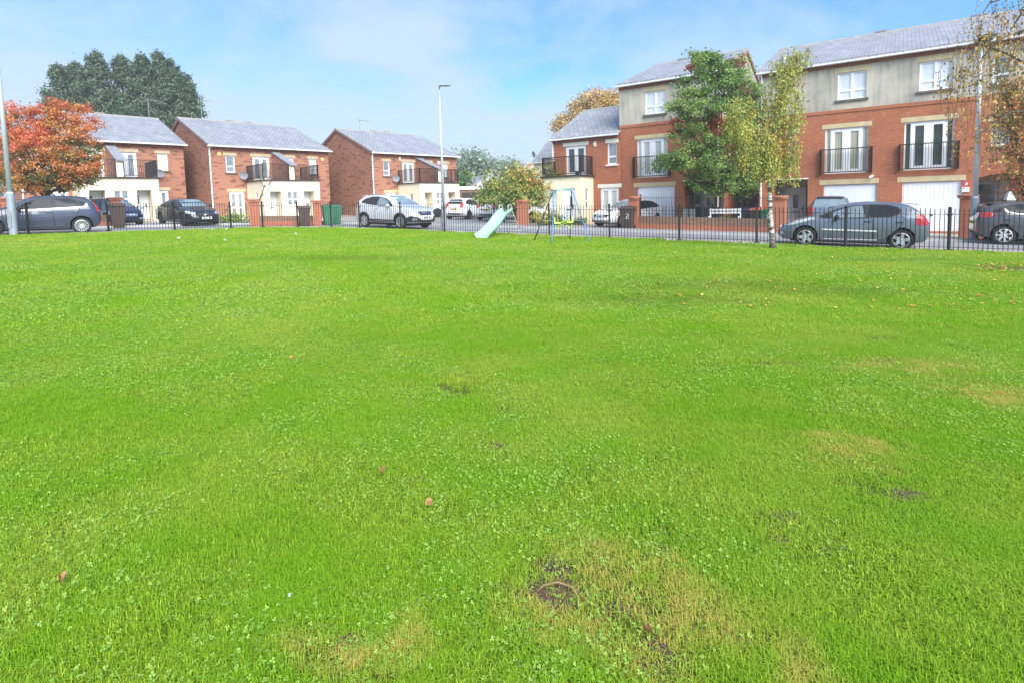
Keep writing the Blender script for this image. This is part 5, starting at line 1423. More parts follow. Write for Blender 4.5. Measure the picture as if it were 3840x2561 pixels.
# ---------------------------------------------------------------- trees
def leaf_mat(name, c, var=.35, trans=.35, rough=.55):
    m, nt, b = _nt(name)
    oi = nt.nodes.new('ShaderNodeAttribute'); oi.attribute_name = 'tint'
    f = noise(nt, coord(nt, 'Object'), 1.6, 3)
    a = mixc(nt, oi.outputs['Fac'], [x*(1-var) for x in c], [min(.95, x*(1+var)) for x in c])
    a = mixc(nt, 1.0, a, ramp(nt, f, [(.3, .85), (.7, 1.12)]), 'MULTIPLY')
    nt.links.new(a, b.inputs['Base Color']); b.inputs['Roughness'].default_value = rough; b.inputs['Specular IOR Level'].default_value = .3
    t = nt.nodes.new('ShaderNodeBsdfTranslucent'); nt.links.new(a, t.inputs['Color'])
    mx = nt.nodes.new('ShaderNodeMixShader'); mx.inputs[0].default_value = trans
    nt.links.new(b.outputs[0], mx.inputs[1]); nt.links.new(t.outputs[0], mx.inputs[2])
    nt.links.new(mx.outputs[0], nt.nodes['Material Output'].inputs['Surface'])
leaf_mat('leaf_red', (0.72, 0.2, 0.11)); leaf_mat('leaf_orange', (0.78, 0.3, 0.1)); leaf_mat('leaf_amber', (0.58, 0.33, 0.1)); leaf_mat('leaf_olive', (0.25, 0.22, 0.075))
leaf_mat('leaf_deepgreen', (0.085, 0.145, 0.05)); leaf_mat('leaf_green', (0.17, 0.29, 0.075)); leaf_mat('leaf_lightgreen', (0.3, 0.42, 0.11)); leaf_mat('leaf_birch', (.50, .50, .12)); leaf_mat('leaf_yellow', (.62, .42, .06))
leaf_mat('leaf_maroon', (0.42, 0.09, 0.07)); leaf_mat('conifer', (.08, .125, .07), trans=.2); leaf_mat('conifer_pale', (.145, .205, .115), trans=.2)
leaf_mat('leaf_haze', (.34, .42, .32)); leaf_mat('leaf_peach', (0.75, 0.52, 0.29)); leaf_mat('leaf_brown', (0.42, 0.23, 0.08)); leaf_mat('leaf_gold', (.60, .40, .13))  # leaf_haze has the paleness of distant mist mixed into its colour
m, nt, b = _nt('bark')
f = noise(nt, coord(nt, 'Object', (9, 9, 1.5)), 1.5, 5)
nt.links.new(mixc(nt, ramp(nt, f, [(.3, 0.), (.7, 1.)]), (.045, .035, .028), (.13, .10, .08)), b.inputs['Base Color']); b.inputs['Roughness'].default_value = .9
m, nt, b = _nt('bark_birch')
f = noise(nt, coord(nt, 'Object', (3, 3, 9)), 1.4, 5, .65); g = noise(nt, coord(nt, 'Object', (2, 2, 1)), 2.2, 4)
c = mixc(nt, ramp(nt, f, [(.46, 0.), (.55, 1.)]), (.62, .59, .53), (.045, .035, .03))
sp_ = nt.nodes.new('ShaderNodeSeparateXYZ'); nt.links.new(coord(nt, 'Object'), sp_.inputs[0])
base = ramp(nt, sp_.outputs[2], [(.12, 1.), (.5, .0)])
c = mixc(nt, base, c, (.10, .075, .055))
nt.links.new(c, b.inputs['Base Color']); b.inputs['Roughness'].default_value = .8

def leaf_mesh(name, pts, nrm, size, mats, mi, rng, par, aspect=.62, droop=None):
    """one bent leaf (two quads sharing a midrib) per point; pts (n,3), nrm (n,3) facing hints"""
    n = len(pts)
    d = rng.normal(size=(n, 3)); d[:, 2] -= .25
    if droop is not None: d = d*droop[0] + np.array([0, 0, -1.])*droop[1]
    d /= np.linalg.norm(d, axis=1)[:, None]
    w = np.cross(d, nrm + rng.normal(size=(n, 3))*.55); w /= np.linalg.norm(w, axis=1)[:, None]+1e-9
    nn = np.cross(w, d)
    s = (size*rng.uniform(.6, 1.35, n))[:, None]
    a = aspect
    tip = pts + d*s; mid = pts + d*s*.5; b_ = nn*s*.14
    L_ = mid + w*s*a*.5 + b_; R_ = mid - w*s*a*.5 + b_
    V = np.stack([pts, L_, tip, R_], 1).reshape(-1, 3)
    idx = np.arange(n)*4
    F = np.stack([np.stack([idx, idx+1, idx+2], 1), np.stack([idx, idx+2, idx+3], 1)], 1).reshape(-1, 3)
    me = bpy.data.meshes.new(name)
    me.vertices.add(n*4); me.vertices.foreach_set('co', V.ravel())
    me.loops.add(len(F)*3); me.loops.foreach_set('vertex_index', F.ravel())
    me.polygons.add(len(F)); me.polygons.foreach_set('loop_start', np.arange(len(F))*3)
    for m_ in mats: me.materials.append(MATS[m_])
    me.polygons.foreach_set('material_index', np.repeat(mi, 2).astype('i'))
    at_ = me.attributes.new('tint', 'FLOAT', 'POINT'); at_.data.foreach_set('value', np.repeat(rng.uniform(0, 1, n), 4).astype('f'))
    me.update(calc_edges=True); me.validate()
    return link(name, me, par)

def blob_points(blobs, rng, per, clump=.22, shell=.55, flat=.75):
    """leaf positions gathered into sprays over a set of ellipsoids; returns points, outward normals, spray ids"""
    P_, N_, I_ = [], [], []
    cid = 0
    for (cx, cy, cz, rx, ry, rz, k) in blobs:
        u = rng.normal(size=(k, 3)); u /= np.linalg.norm(u, axis=1)[:, None]
        rad = (shell + (1-shell)*rng.uniform(0, 1, k)**.6)[:, None]
        jit = 1 + .16*rng.normal(size=(k, 1))
        c = np.array([cx, cy, cz]) + u*rad*jit*np.array([rx, ry, rz])
        q = np.repeat(c, per, 0) + rng.normal(size=(k*per, 3))*clump*np.array([1, 1, flat])*np.repeat(rng.uniform(.55, 1.35, k), per)[:, None]
        P_.append(q); N_.append(np.repeat(u, per, 0)*.7+np.array([0, 0, .5])); I_.append(np.repeat(np.arange(cid, cid+k), per)); cid += k
    return np.concatenate(P_), np.concatenate(N_), np.concatenate(I_)

def limbs(par, root, trunk_top, blobs, r0, mat='bark', rng=None, bend=.15, twigs=2):
    mb = MB(); root = Vector(root); tt = Vector(trunk_top)
    mid = root.lerp(tt, .5)+Vector((bend*.3, 0, 0))
    mb.tube([root-Vector((0, 0, .2)), root+Vector((0, 0, .12)), mid, tt], [r0*1.5, r0*1.08, r0*.85, r0*.62], 10)
    for bl in blobs:
        c = Vector(bl[:3]); st = root.lerp(tt, rng.uniform(.55, 1.0)); m_ = st.lerp(c, .5)+Vector((0, 0, -.15*(c-st).length*.3))
        mb.tube([st, m_, c], [r0*.42, r0*.26, r0*.10], 6)
        for _ in range(twigs):
            e = c+Vector(rng.normal(size=3)*np.array(bl[3:6])*.62); mb.tube([c, c.lerp(e, .5)+Vector((0, 0, .05)), e], [r0*.10, r0*.06, r0*.025], 4)
    return mb.build('trunk', mat, par, smooth=True)

def tree(name, label, p, blobs, trunk_top, r0, leafsize, mats, pick, seed, per=26, clump=.2, bark='bark', cat='tree', group=None, aspect=.62, droop=None, crown='crown', shell=.5, twigs=2, kscale=1, flat=.75):
    rng = np.random.default_rng(seed)
    t = thing(name, label, cat, p, 0, group)
    limbs(t, (0, 0, 0), trunk_top, [b_ for b_ in blobs if b_[6] > 12], r0, bark, rng, twigs=twigs)
    pts, nrm, ids = blob_points([(*b_[:6], max(4, int(b_[6]*kscale))) for b_ in blobs], rng, per, clump, shell, flat)
    mi = pick(pts, ids, rng)
    leaf_mesh(crown, pts, nrm, leafsize, mats, mi, rng, t, aspect, droop)
    return t
def weighted(ws, z=None, mix=.3):
    """spray-wise colour choice with stray leaves of other tones"""
    def f(pts, ids, rng):
        k = ids.max()+1; w = np.array(ws)/sum(ws)
        base = rng.choice(len(ws), size=k, p=w)[ids]
        st = rng.uniform(0, 1, len(ids)) < mix
        base[st] = rng.choice(len(ws), size=st.sum(), p=w)
        return base
    return f

# orange maple on the left: px -> local offsets; leaves turn from green inside/below to red outside
pm = at(182, 26.0)
def pxo(px, py, Y, p):   # picture offset -> local (x, z) at depth Y
    d = ray(px, py); t_ = Y/d.y; return d.x*t_-p.x, EYE+d.z*t_-p.z
def B_(p, Y, rows, dy=0):
    out = []
    for (px, py, rpx, rpy, k, *o) in rows:
        x, z = pxo(px, py, Y, p); s = Y/FPX
        out.append((x, (o[0] if o else 0)+dy, z, rpx*s, rpx*s*.9, rpy*s, k))
    return out
rows = [(75, 440, 62, 48, 46, -.2), (150, 470, 70, 55, 50), (215, 430, 55, 50, 42), (270, 430, 48, 42, 34, .3), (195, 400, 24, 22, 12), (65, 520, 60, 55, 42, .2), (150, 560, 85, 70, 66, -.5), (240, 520, 75, 70, 60, -.2), (310, 540, 60, 55, 44), (345, 500, 24, 34, 12), (60, 610, 62, 55, 44), (140, 640, 80, 60, 55, .2), (230, 610, 85, 65, 66, -.7), (310, 620, 62, 52, 48, -.2), (375, 605, 36, 22, 20), (90, 690, 66, 36, 36), (180, 690, 70, 36, 40), (270, 665, 62, 44, 40), (335, 670, 30, 24, 14), (30, 660, 40, 46, 24), (10, 560, 26, 60, 22, .3)]
def pick_maple(pts, ids, rng):
    k = ids.max()+1
    cz = np.array([pts[ids == i][:, 2].mean() for i in range(k)]); cy = np.array([pts[ids == i][:, 1].mean() for i in range(k)])
    cx = np.array([pts[ids == i][:, 0].mean() for i in range(k)])
    wave = np.sin(cx*2.1+cz*1.7)+np.sin(cx*1.1-cz*2.9+1.0)
    hot = -.12+(cz-2.2)/3.4 - cy*.30 + wave*.26 + rng.normal(size=k)*.40
    lab = np.where(hot > .95, 0, np.where(hot > .30, 1, np.where(hot > .0, 2, np.where(hot > -.35, 3, 4))))
    base = lab[ids]; st = rng.uniform(0, 1, len(ids)) < .3
    base[st] = np.clip(base[st]+rng.integers(-1, 2, st.sum()), 0, 4); return base
tree('maple_tree', 'orange and red maple in front of the leftmost brick houses', pm, B_(pm, 26.0, rows), (-.1, 0, 2.3), .13, .098, ['leaf_red', 'leaf_orange', 'leaf_amber', 'leaf_olive', 'leaf_deepgreen'], pick_maple, 11, per=115, clump=.16, kscale=.40, flat=.6)

# green tree with a few red sprays before the single town house
pg = at(2702, 26.9)
rows = [(2640, 235, 55, 45, 36), (2700, 250, 55, 55, 40), (2755, 270, 60, 60, 44, .3), (2610, 330, 60, 60, 44), (2700, 340, 80, 70, 66, -.5), (2790, 340, 66, 66, 52), (2560, 400, 55, 45, 36), (2640, 430, 75, 65, 60, -.5), (2740, 440, 80, 70, 66, -.4), (2820, 420, 50, 66, 40), (2555, 480, 45, 45, 24), (2660, 520, 75, 60, 56), (2770, 540, 75, 70, 60, -.4), (2600, 585, 70, 50, 46, -.3), (2540, 600, 55, 36, 30), (2500, 605, 30, 22, 14), (2690, 620, 80, 55, 60, -.5), (2790, 640, 70, 50, 50), (2620, 660, 50, 35, 30), (2700, 690, 70, 36, 40, -.2), (2800, 700, 50, 36, 30), (2630, 205, 22, 22, 10), (2675, 205, 22, 26, 10)]
def pick_green(pts, ids, rng):
    k = ids.max()+1
    cx = np.array([pts[ids == i][:, 0].mean() for i in range(k)]); cz = np.array([pts[ids == i][:, 2].mean() for i in range(k)]); cy = np.array([pts[ids == i][:, 1].mean() for i in range(k)])
    lab = np.where(rng.uniform(0, 1, k)+(cz-5)*.05-cy*.12 > .62, 2, np.where(rng.uniform(0, 1, k) < .25, 0, 1))
    for (px, py, r_) in ((2672, 465, .5), (2680, 505, .4), (2545, 450, .25), (2590, 250, .3), (2770, 250, .3), (2745, 575, .3), (2770, 325, .25), (2535, 475, .35)):
        x, z = pxo(px, py, 26.5, pg)
        hit = ((cx-x)**2+(cz-z)**2 < r_*r_) & (cy < .6); lab[hit & (rng.uniform(0, 1, k) < .8)] = 3
    base = lab[ids]; st = rng.uniform(0, 1, len(ids)) < .2
    base[st & (base < 3)] = rng.integers(0, 3, (st & (base < 3)).sum()); return base
tree('green_tree', 'bushy green tree with dark red patches in front of the town house', pg, B_(pg, 26.5, rows, -.1), (.05, 0, 2.6), .14, .112, ['leaf_deepgreen', 'leaf_green', 'leaf_lightgreen', 'leaf_maroon'], pick_green, 12, per=118, clump=.19, kscale=.40, flat=.6)

# weeping birch on the lawn by the fence: strands of small leaves
def birch(name, label, p, trunk, strands, r0, leaf, mats, ws, seed, group=None, per_m=34, spread=.045, boughs=(), cat='tree', trunk_part=True, bark='bark_birch', spray=2):
    rng = np.random.default_rng(seed); t = thing(name, label, cat, p, 0, group)
    mb = MB()
    if trunk_part:
        n = len(trunk); mb.tube([Vector(q) for q in trunk], [r0*(1-.8*(i/(n-1)))*(1.5 if i == 0 else 1) for i in range(n)], 10)
    mb.build('trunk', bark, t, smooth=True)
    tw = MB(); pts = []; nr = []
    for b_ in boughs:
        tw.tube([Vector(q) for q in b_[:-1]], list(np.linspace(b_[-1], b_[-1]*.3, len(b_)-1)), 6)
    for (x, y, z, L, out) in strands:
        a = rng.uniform(0, 6.28); ox, oy = math.cos(a)*out, math.sin(a)*out
        k = 6; ps = []
        for i in range(k+1):
            u = i/k; ps.append(Vector((x+ox*u+rng.normal()*.02, y+oy*u+rng.normal()*.02, z+.10*math.sin(min(1, u*2)*3.14)*.6-L*u)))
        tw.tube(ps, [.006*(1-.7*i/k) for i in range(k+1)], 3)
        m_ = int(L*per_m)
        for j in range(m_):
            u = rng.uniform(0.03, 1)*k; i = min(k-1, int(u)); q = ps[i].lerp(ps[i+1], u-i)
            pts.append((q.x+rng.normal()*spread, q.y+rng.normal()*spread, q.z+rng.normal()*spread)); nr.append((rng.normal(), -1+rng.normal()*.5, rng.normal()*.5+.3))
    tw.build('branches', 'bark', t)
    pts = np.array(pts); nr = np.array(nr)
    f = np.sin(pts[:, 0]*3.1+pts[:, 2]*2.3)+np.sin(pts[:, 2]*4.1-pts[:, 0]*1.7+2)+rng.normal(size=len(pts))*.9
    o = np.argsort(np.argsort(f))/len(f); cum = np.cumsum(np.array(ws)/sum(ws)); mi = np.searchsorted(cum, o).clip(0, len(ws)-1)
    leaf_mesh('crown', pts, nr, leaf, mats, mi, rng, t, .66, droop=(.6, .75))
    return t
pb = G(2898, 941); pb.z = gz(pb.x, pb.y)+.04
Yb = pb.y
rng = np.random.default_rng(3)
def bx(px, py): x, z = pxo(px, py, Yb, pb); return x, z
trunk = []
for (px, py) in ((2898, 945), (2896, 915), (2893, 860), (2888, 800), (2886, 720), (2886, 640), (2888, 560), (2897, 470), (2908, 380), (2925, 290), (2945, 215)):
    x, z = bx(px, py); trunk.append((x, 0, z))
strands = []
def region(px0, px1, pyt, pyb, n, Lpx, y0=-.5, y1=.5):
    for _ in range(n):
        px = rng.uniform(px0, px1); py = pyt+(pyb-pyt)*rng.uniform(0, 1)
        x, z = bx(px, py); strands.append((x, rng.uniform(y0, y1), z, max(.12, Lpx*rng.uniform(.5, 1.2)*Yb/FPX), rng.uniform(0, .12)))
region(2905, 2985, 190, 300, 36, 110); region(2960, 3022, 190, 215, 20, 75, -.3, .3); region(2880, 2990, 290, 420, 46, 130); region(2860, 2990, 420, 560, 50, 130); region(2850, 2965, 540, 600, 34, 110)
region(2720, 2790, 360, 420, 26, 110, -.6, .4); region(2712, 2830, 410, 500, 44, 120, -.7, .4); region(2760, 2860, 470, 560, 36, 120, -.6, .4); region(2800, 2880, 540, 620, 22, 90); region(2850, 2960, 590, 640, 22, 60)
boughs = []
for pts_ in (((2890, 640), (2850, 520), (2790, 420), (2755, 372)), ((2888, 560), (2850, 450), (2800, 400)), ((2905, 400), (2960, 330), (2990, 300)), ((2925, 290), (2980, 215), (3015, 200)), ((2890, 520), (2930, 440), (2970, 420)), ((2886, 640), (2925, 570), (2955, 540)), ((2887, 600), (2860, 560), (2830, 540))):
    q = []
    for i, (px, py) in enumerate(pts_): x, z = bx(px, py); q.append((x, rng.uniform(-.2, .2)*i*.8, z))
    boughs.append((*q, .03))
birch('birch_tree', 'slim white birch with weeping yellow-green leaves on the lawn edge', pb, trunk, strands, .085, .066, ['leaf_birch', 'leaf_lightgreen', 'leaf_yellow', 'leaf_gold'], [.66, .20, .11, .03], 5, boughs=boughs, per_m=58, spread=.05)

# weeping autumn birch hanging in from the right, its trunk just out of frame
pr_ = Vector((15.6, 14.6, 0)); pr_.z = gz(pr_.x, pr_.y)
Yr = 14.6; strands = []; rng = np.random.default_rng(8)
def bx(px, py): x, z = pxo(px, py, Yr, pr_); return x, z
def region(px0, px1, pyt, pyb, n, Lpx, y0=-.9, y1=.9):
    for _ in range(n):
        px = rng.uniform(px0, px1); py = pyt+(pyb-pyt)*rng.uniform(0, 1)
        x, z = bx(px, py); strands.append((x, rng.uniform(y0, y1), z, max(.15, Lpx*rng.uniform(.5, 1.2)*Yr/FPX), rng.uniform(0, .15)))
region(3640, 3700, 20, 120, 10, 110); region(3600, 3720, 100, 230, 34, 130); region(3700, 3850, 60, 200, 30, 140); region(3590, 3690, 200, 330, 34, 130); region(3680, 3850, 220, 380, 36, 130)
region(3600, 3680, 360, 430, 20, 140); region(3700, 3850, 380, 520, 22, 130); region(3640, 3760, 480, 600, 16, 90); region(3720, 3990, -150, 200, 60, 170); region(3850, 4100, 100, 420, 60, 170)
boughs = []
for pts_ in (((4190, 300), (3990, 40), (3850, 30), (3815, 60), (3790, 110)), ((4190, 420), (3980, 130), (3830, 120), (3740, 150), (3690, 220)), ((4180, 520), (3900, 250), (3760, 210), (3660, 160), (3610, 180)), ((4180, 620), (3950, 420), (3800, 420), (3700, 480), (3640, 520)), ((4180, 300), (4030, -60), (3860, -40), (3720, 10), (3660, 60))):
    q = []
    for i, (px, py) in enumerate(pts_): x, z = bx(px, py); q.append((x, rng.uniform(-.3, .3), z))
    boughs.append((*q, .045))
birch('weeping_birch', 'drooping autumn birch with sparse golden leaves hanging in at the right edge', pr_, [(0.9, 0, -.1), (.92, 0, .3), (.95, 0, 2.0), (1.0, .1, 4.0), (.9, .1, 6.0), (.7, .1, 7.4)], strands, .13, .075, ['leaf_gold', 'leaf_brown', 'leaf_yellow', 'leaf_olive'], [.38, .25, .14, .23], 9, boughs=boughs, per_m=13, spread=.06)
# olive and red bush-like tree behind it
pq = at(3830, 19.3)
rows = [(3800, 400, 50, 50, 30), (3830, 480, 60, 60, 40), (3790, 330, 40, 45, 20), (3840, 580, 70, 60, 40), (3815, 660, 45, 50, 28), (3860, 380, 60, 60, 26), (3845, 720, 40, 40, 18), (3770, 440, 30, 30, 14)]
def pick_q(pts, ids, rng):
    k = ids.max()+1; cx = np.array([pts[ids == i][:, 0].mean() for i in range(k)])
    lab = np.where(rng.uniform(0, 1, k)+cx*.25 > .75, 1, np.where(rng.uniform(0, 1, k) < .55, 0, 2)); base = lab[ids]
    st = rng.uniform(0, 1, len(ids)) < .3; base[st] = rng.integers(0, 4, st.sum()); return base
tree('cherry_tree', 'olive brown and red leaved tree behind the drooping birch at the right edge', pq, B_(pq, 19.3, rows), (.1, 0, 2.2), .1, .11, ['leaf_olive', 'leaf_red', 'leaf_brown', 'leaf_amber'], pick_q, 14, per=24, clump=.16)

# autumn bush by the side road
pc = at(1925, 33.8)
rows = [(1850, 710, 40, 36, 30), (1900, 690, 50, 44, 40), (1950, 685, 45, 48, 36), (1870, 730, 60, 40, 44, -.3), (1940, 720, 60, 45, 50, -.4), (2000, 700, 50, 40, 40), (2040, 720, 45, 35, 30), (1830, 740, 40, 30, 24), (1920, 765, 60, 26, 34), (2000, 750, 50, 28, 30), (1940, 635, 16, 30, 9), (2075, 690, 34, 30, 18), (2098, 668, 16, 16, 7), (2060, 640, 20, 22, 8), (1985, 670, 30, 32, 16), (1830, 690, 30, 36, 18), (1895, 650, 14, 18, 5)]
def pick_c(pts, ids, rng):
    k = ids.max()+1; cx = np.array([pts[ids == i][:, 0].mean() for i in range(k)]); cz = np.array([pts[ids == i][:, 2].mean() for i in range(k)])
    h_ = rng.uniform(0, 1, k)+np.clip(cx, -.5, 1.5)*.2+(cz-2.2)*.14
    lab = np.where(h_ > 1.18, 3, np.where(h_ > .95, 2, np.where(h_ > .5, 1, 0))); base = lab[ids]
    st = rng.uniform(0, 1, len(ids)) < .3; base[st] = rng.integers(0, 3, st.sum()); return base
tree('autumn_bush', 'broad green and orange autumn bush behind the white cars and slide', pc, B_(pc, 33.8, rows), (0, 0, 1.1), .16, .17, ['leaf_green', 'leaf_birch', 'leaf_amber', 'leaf_orange'], pick_c, 15, per=17, clump=.27, cat='bush', shell=.35)
pv = at(1733, 52)
rows = [(1735, 665, 26, 30, 20), (1740, 710, 26, 40, 30), (1728, 735, 24, 30, 18)]
tree('dark_shrub', 'narrow green tree at the far corner of the third brick house', pv, B_(pv, 52, rows), (0, 0, 1.6), .1, .24, ['leaf_green', 'leaf_deepgreen'], weighted([.6, .4]), 16, per=20, clump=.28)
# low garden shrubs
def shrub(label, p, w, h_, mats, ws, seed, size=.09, k=18, name='garden_shrub'):
    rng = np.random.default_rng(seed); t = thing(name, label, 'shrub', p, 0, 'low shrubs along the front gardens')
    bl = [(rng.normal()*w*.3, rng.normal()*w*.2, h_*.5+rng.normal()*h_*.08, w*.42, w*.38, h_*.46, k) for _ in range(4)]
    pts, nrm, ids = blob_points(bl, rng, 18, size*1.3, .4); pts[:, 2] = np.maximum(pts[:, 2], .02)
    leaf_mesh('foliage', pts, nrm, size, mats, weighted(ws)(pts, ids, rng), rng, t)
    mb = MB()
    for b_ in bl: mb.tube([(b_[0]*.3, b_[1]*.3, -.05), (b_[0]*.8, b_[1]*.8, b_[2])], [.02, .008], 5)
    mb.build('stems', 'bark', t)
shrub('yellow-green shrub beside the broad gate pillar', at(2022, 31.0), 1.1, .85, ['leaf_yellow', 'leaf_birch', 'leaf_lightgreen'], [.35, .45, .2], 21)
shrub('dark low hedge plant at the foot of the cream porch behind the swing', at(2090, 31.6), 1.0, .5, ['leaf_green', 'leaf_deepgreen'], [.5, .5], 22)
shrub('dull green low plant between the white door and white car', at(2165, 31.4), .8, .32, ['leaf_green', 'leaf_olive'], [.5, .5], 23)
shrub('overgrown grassy clump under the tall ground floor window right of the black saloon', at(890, 31.5), 1.3, .62, ['leaf_birch', 'leaf_lightgreen', 'leaf_green'], [.4, .4, .2], 24)
shrub('light green weeds beside the front wheel of the black saloon', at(838, 31.0), .8, .4, ['leaf_birch', 'leaf_lightgreen'], [.5, .5], 25)
shrub('mixed green plants on the yard wall behind the white slatted bench', at(2722, 28.0), 1.3, .6, ['leaf_green', 'leaf_birch'], [.6, .4], 26)
# bare sapling
ps_ = at(962, 30.0); rng = np.random.default_rng(31)
t = thing('bare_sapling', 'thin leafless sapling leaning right before the cream porch of the second house pair', 'tree', ps_)
mb = MB(); tr = []
for (px, py) in ((962, 845), (960, 800), (965, 770), (978, 740), (990, 705)): x, z = pxo(px, py, 30, ps_); tr.append((x, 0, z))
mb.tube(tr, [.05, .045, .04, .034, .026], 7); mb.build('trunk', 'bark', t, smooth=True)
mb = MB()
def grow(a, d, L, r_, lev):
    b_ = a+d*L; m_ = a.lerp(b_, .5)+Vector(rng.normal(size=3))*L*.06
    mb.tube([a, m_, b_], [r_, r_*.8, r_*.55], 5)
    if lev:
        for _ in range(3): 
            n_ = (d+Vector(rng.normal(size=3)*.48)+Vector((.1, 0, .12))).normalized(); grow(a.lerp(b_, rng.uniform(.45, 1)), n_, L*.62, r_*.55, lev-1)
e = Vector(tr[-1]); e2 = Vector(tr[-2])
for s_, d_ in ((e, (.1, 0, 1)), (e, (.75, -.1, .55)), (e2, (.6, .1, .5)), (e, (-.35, .1, .9)), (e, (.4, .2, .9))): grow(s_, Vector(d_).normalized(), .62, .02, 3)
mb.build('twigs', 'bark', t)

# tall conifers behind the left houses
def conifer(px, topy, wpx, Y, seed, label):
    rng = np.random.default_rng(seed); p = at(px, Y); x, z = pxo(px, topy, Y, p); Ht = z; Rr = wpx*Y/FPX/2
    t = thing('conifer_tree', label, 'tree', p, 0, 'tall conifers behind the brick houses')
    mb = MB(); mb.tube([(0, 0, -.3), (0, 0, Ht*.6), (0, 0, Ht*.97)], [.35, .2, .04], 8)
    P_, N_, I_ = [], [], []; k = 0
    nb = int(180*Rr/3)+120
    tip = []
    for _ in range(nb):
        u = rng.uniform(0, 1)**.85; zz = Ht*(.12+.86*u); r_ = Rr*min(1, (1-u)*2.0+.05)**.75*rng.uniform(.55, 1.08)
        a = rng.uniform(0, 6.28); e = np.array([math.cos(a)*r_, math.sin(a)*r_, zz+rng.uniform(-.3, .5)])
        n_ = 62; s = np.repeat(rng.uniform(.45, 1, n_)[:, None], 3, 1)**.7
        base = np.array([0, 0, zz-.35*r_]); q = base+(e-base)*s+rng.normal(size=(n_, 3))*np.array([.24, .24, .20])*(.6+.25*r_)
        P_.append(q); N_.append(np.tile(np.array([math.cos(a)*.8, math.sin(a)*.8, .7]), (n_, 1))); I_.append(np.full(n_, k)); k += 1
        if rng.uniform() < .35: mb.tube([tuple(base), tuple(e*.9+base*.1)], [.05, .015], 4)
    # leading shoots at the top
    for _ in range(10):
        q = np.array([0, 0, Ht])+rng.normal(size=(14, 3))*np.array([.12, .12, .4])-np.array([0, 0, .5]); P_.append(q); N_.append(np.tile([0, -.4, .8], (14, 1))); I_.append(np.full(14, k)); k += 1
    mb.build('trunk', 'bark', t)
    pts = np.concatenate(P_); nr = np.concatenate(N_); ids = np.concatenate(I_)
    leaf_mesh('crown', pts, nr, .30, ['conifer', 'conifer_pale'], weighted([.62, .38], mix=.25)(pts, ids, rng), rng, t, .42, droop=(.8, .15))
for i, (px, ty, w, Y, lb) in enumerate(((262, 250, 190, 60, 'dense dark conifer, leftmost of the big clump behind the houses'), (325, 240, 200, 63, 'conifer between the leftmost and the tallest of the clump'), (403, 195, 220, 59, 'tallest dark conifer with a pointed top above the left roof'), (498, 212, 200, 62, 'conifer with a ragged top right of the tallest one'), (572, 205, 200, 60, 'twin-topped looking dark conifer behind the gap between houses'), (632, 197, 190, 63, 'slim conifer top behind the second roof aerial'), (680, 225, 190, 60, 'dark conifer second from the right end of the clump'), (735, 290, 150, 59, 'rounded dark conifer at the right end of the clump'), (-25, 335, 90, 50, 'part of a dark conifer at the far left edge above the lamp post'))):
    conifer(px, ty, w, Y, 40+i, lb)

# misty trees beyond the side road, autumn tree behind the end house
def far_tree(px, Y, rows, label, mats, ws, seed, size, name='distant_tree', group='distant trees in the mist'):
    p = at(px, Y); tree(name, label, p, B_(p, Y, rows), (0, 0, 3.5), .3, size, mats, weighted(ws), seed, per=int(22*max(1, (.4/size)**2*.8)), clump=max(.34, size*1.5), group=group, twigs=1)
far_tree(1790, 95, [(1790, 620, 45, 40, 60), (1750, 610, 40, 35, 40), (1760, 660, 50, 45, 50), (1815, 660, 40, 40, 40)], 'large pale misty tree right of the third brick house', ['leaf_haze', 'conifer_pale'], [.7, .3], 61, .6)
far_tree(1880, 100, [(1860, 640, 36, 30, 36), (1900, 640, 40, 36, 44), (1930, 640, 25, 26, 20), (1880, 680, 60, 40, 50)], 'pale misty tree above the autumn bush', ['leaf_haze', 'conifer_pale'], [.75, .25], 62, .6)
far_tree(1990, 85, [(1980, 670, 30, 36, 36), (2005, 700, 36, 40, 40), (1960, 720, 40, 40, 36)], 'small peach-coloured tree beside the distant cream house', ['leaf_peach', 'leaf_amber'], [.8, .2], 63, .5)
far_tree(2230, 52, [(2230, 390, 70, 40, 60), (2290, 400, 60, 50, 60), (2180, 430, 50, 44, 40), (2130, 470, 40, 36, 24), (2240, 450, 90, 50, 70), (2320, 440, 60, 60, 50), (2100, 480, 18, 18, 8)], 'tall peach and gold autumn tree rising behind the end house roof', ['leaf_peach', 'leaf_gold', 'leaf_birch'], [.6, .25, .15], 64, .2, name='autumn_tree', group=None)
# ---------------------------------------------------------------- grass, clover, fallen leaves
m, nt, b = _nt('grass_blade')
at_ = nt.nodes.new('ShaderNodeAttribute'); at_.attribute_name = 'tint'
pz = gpos(nt)
big = noise(nt, pz, .38, 4, .6); med = noise(nt, pz, 1.7, 4, .6); fine = noise(nt, pz, 7.0, 3, .6)
c = mixc(nt, at_.outputs['Fac'], (.13, .25, .010), (.555, .755, .066))
c = mixc(nt, ramp(nt, med, [(.40, 0.), (.60, .85)]), c, (.255, .49, .016))           # fresher tufts
c = mixc(nt, ramp(nt, big, [(.48, 0.), (.70, .55)]), c, (.56, .60, .10))           # drier, yellower ground
def spot(px, py, rx, ry=None):
    """soft mask round a place on the lawn (radius in metres)"""
    p = G(px, py); v = nt.nodes.new('ShaderNodeVectorMath'); v.operation = 'SUBTRACT'
    nt.links.new(pz_w, v.inputs[0]); v.inputs[1].default_value = (p.x, p.y, 0)
    s = nt.nodes.new('ShaderNodeVectorMath'); s.operation = 'MULTIPLY'; nt.links.new(v.outputs[0], s.inputs[0]); s.inputs[1].default_value = (1/rx, 1/(ry or rx), 0)
    l = nt.nodes.new('ShaderNodeVectorMath'); l.operation = 'LENGTH'; nt.links.new(s.outputs[0], l.inputs[0])
    return ramp(nt, l.outputs['Value'], [(.25, 1.), (1.0, 0.)])
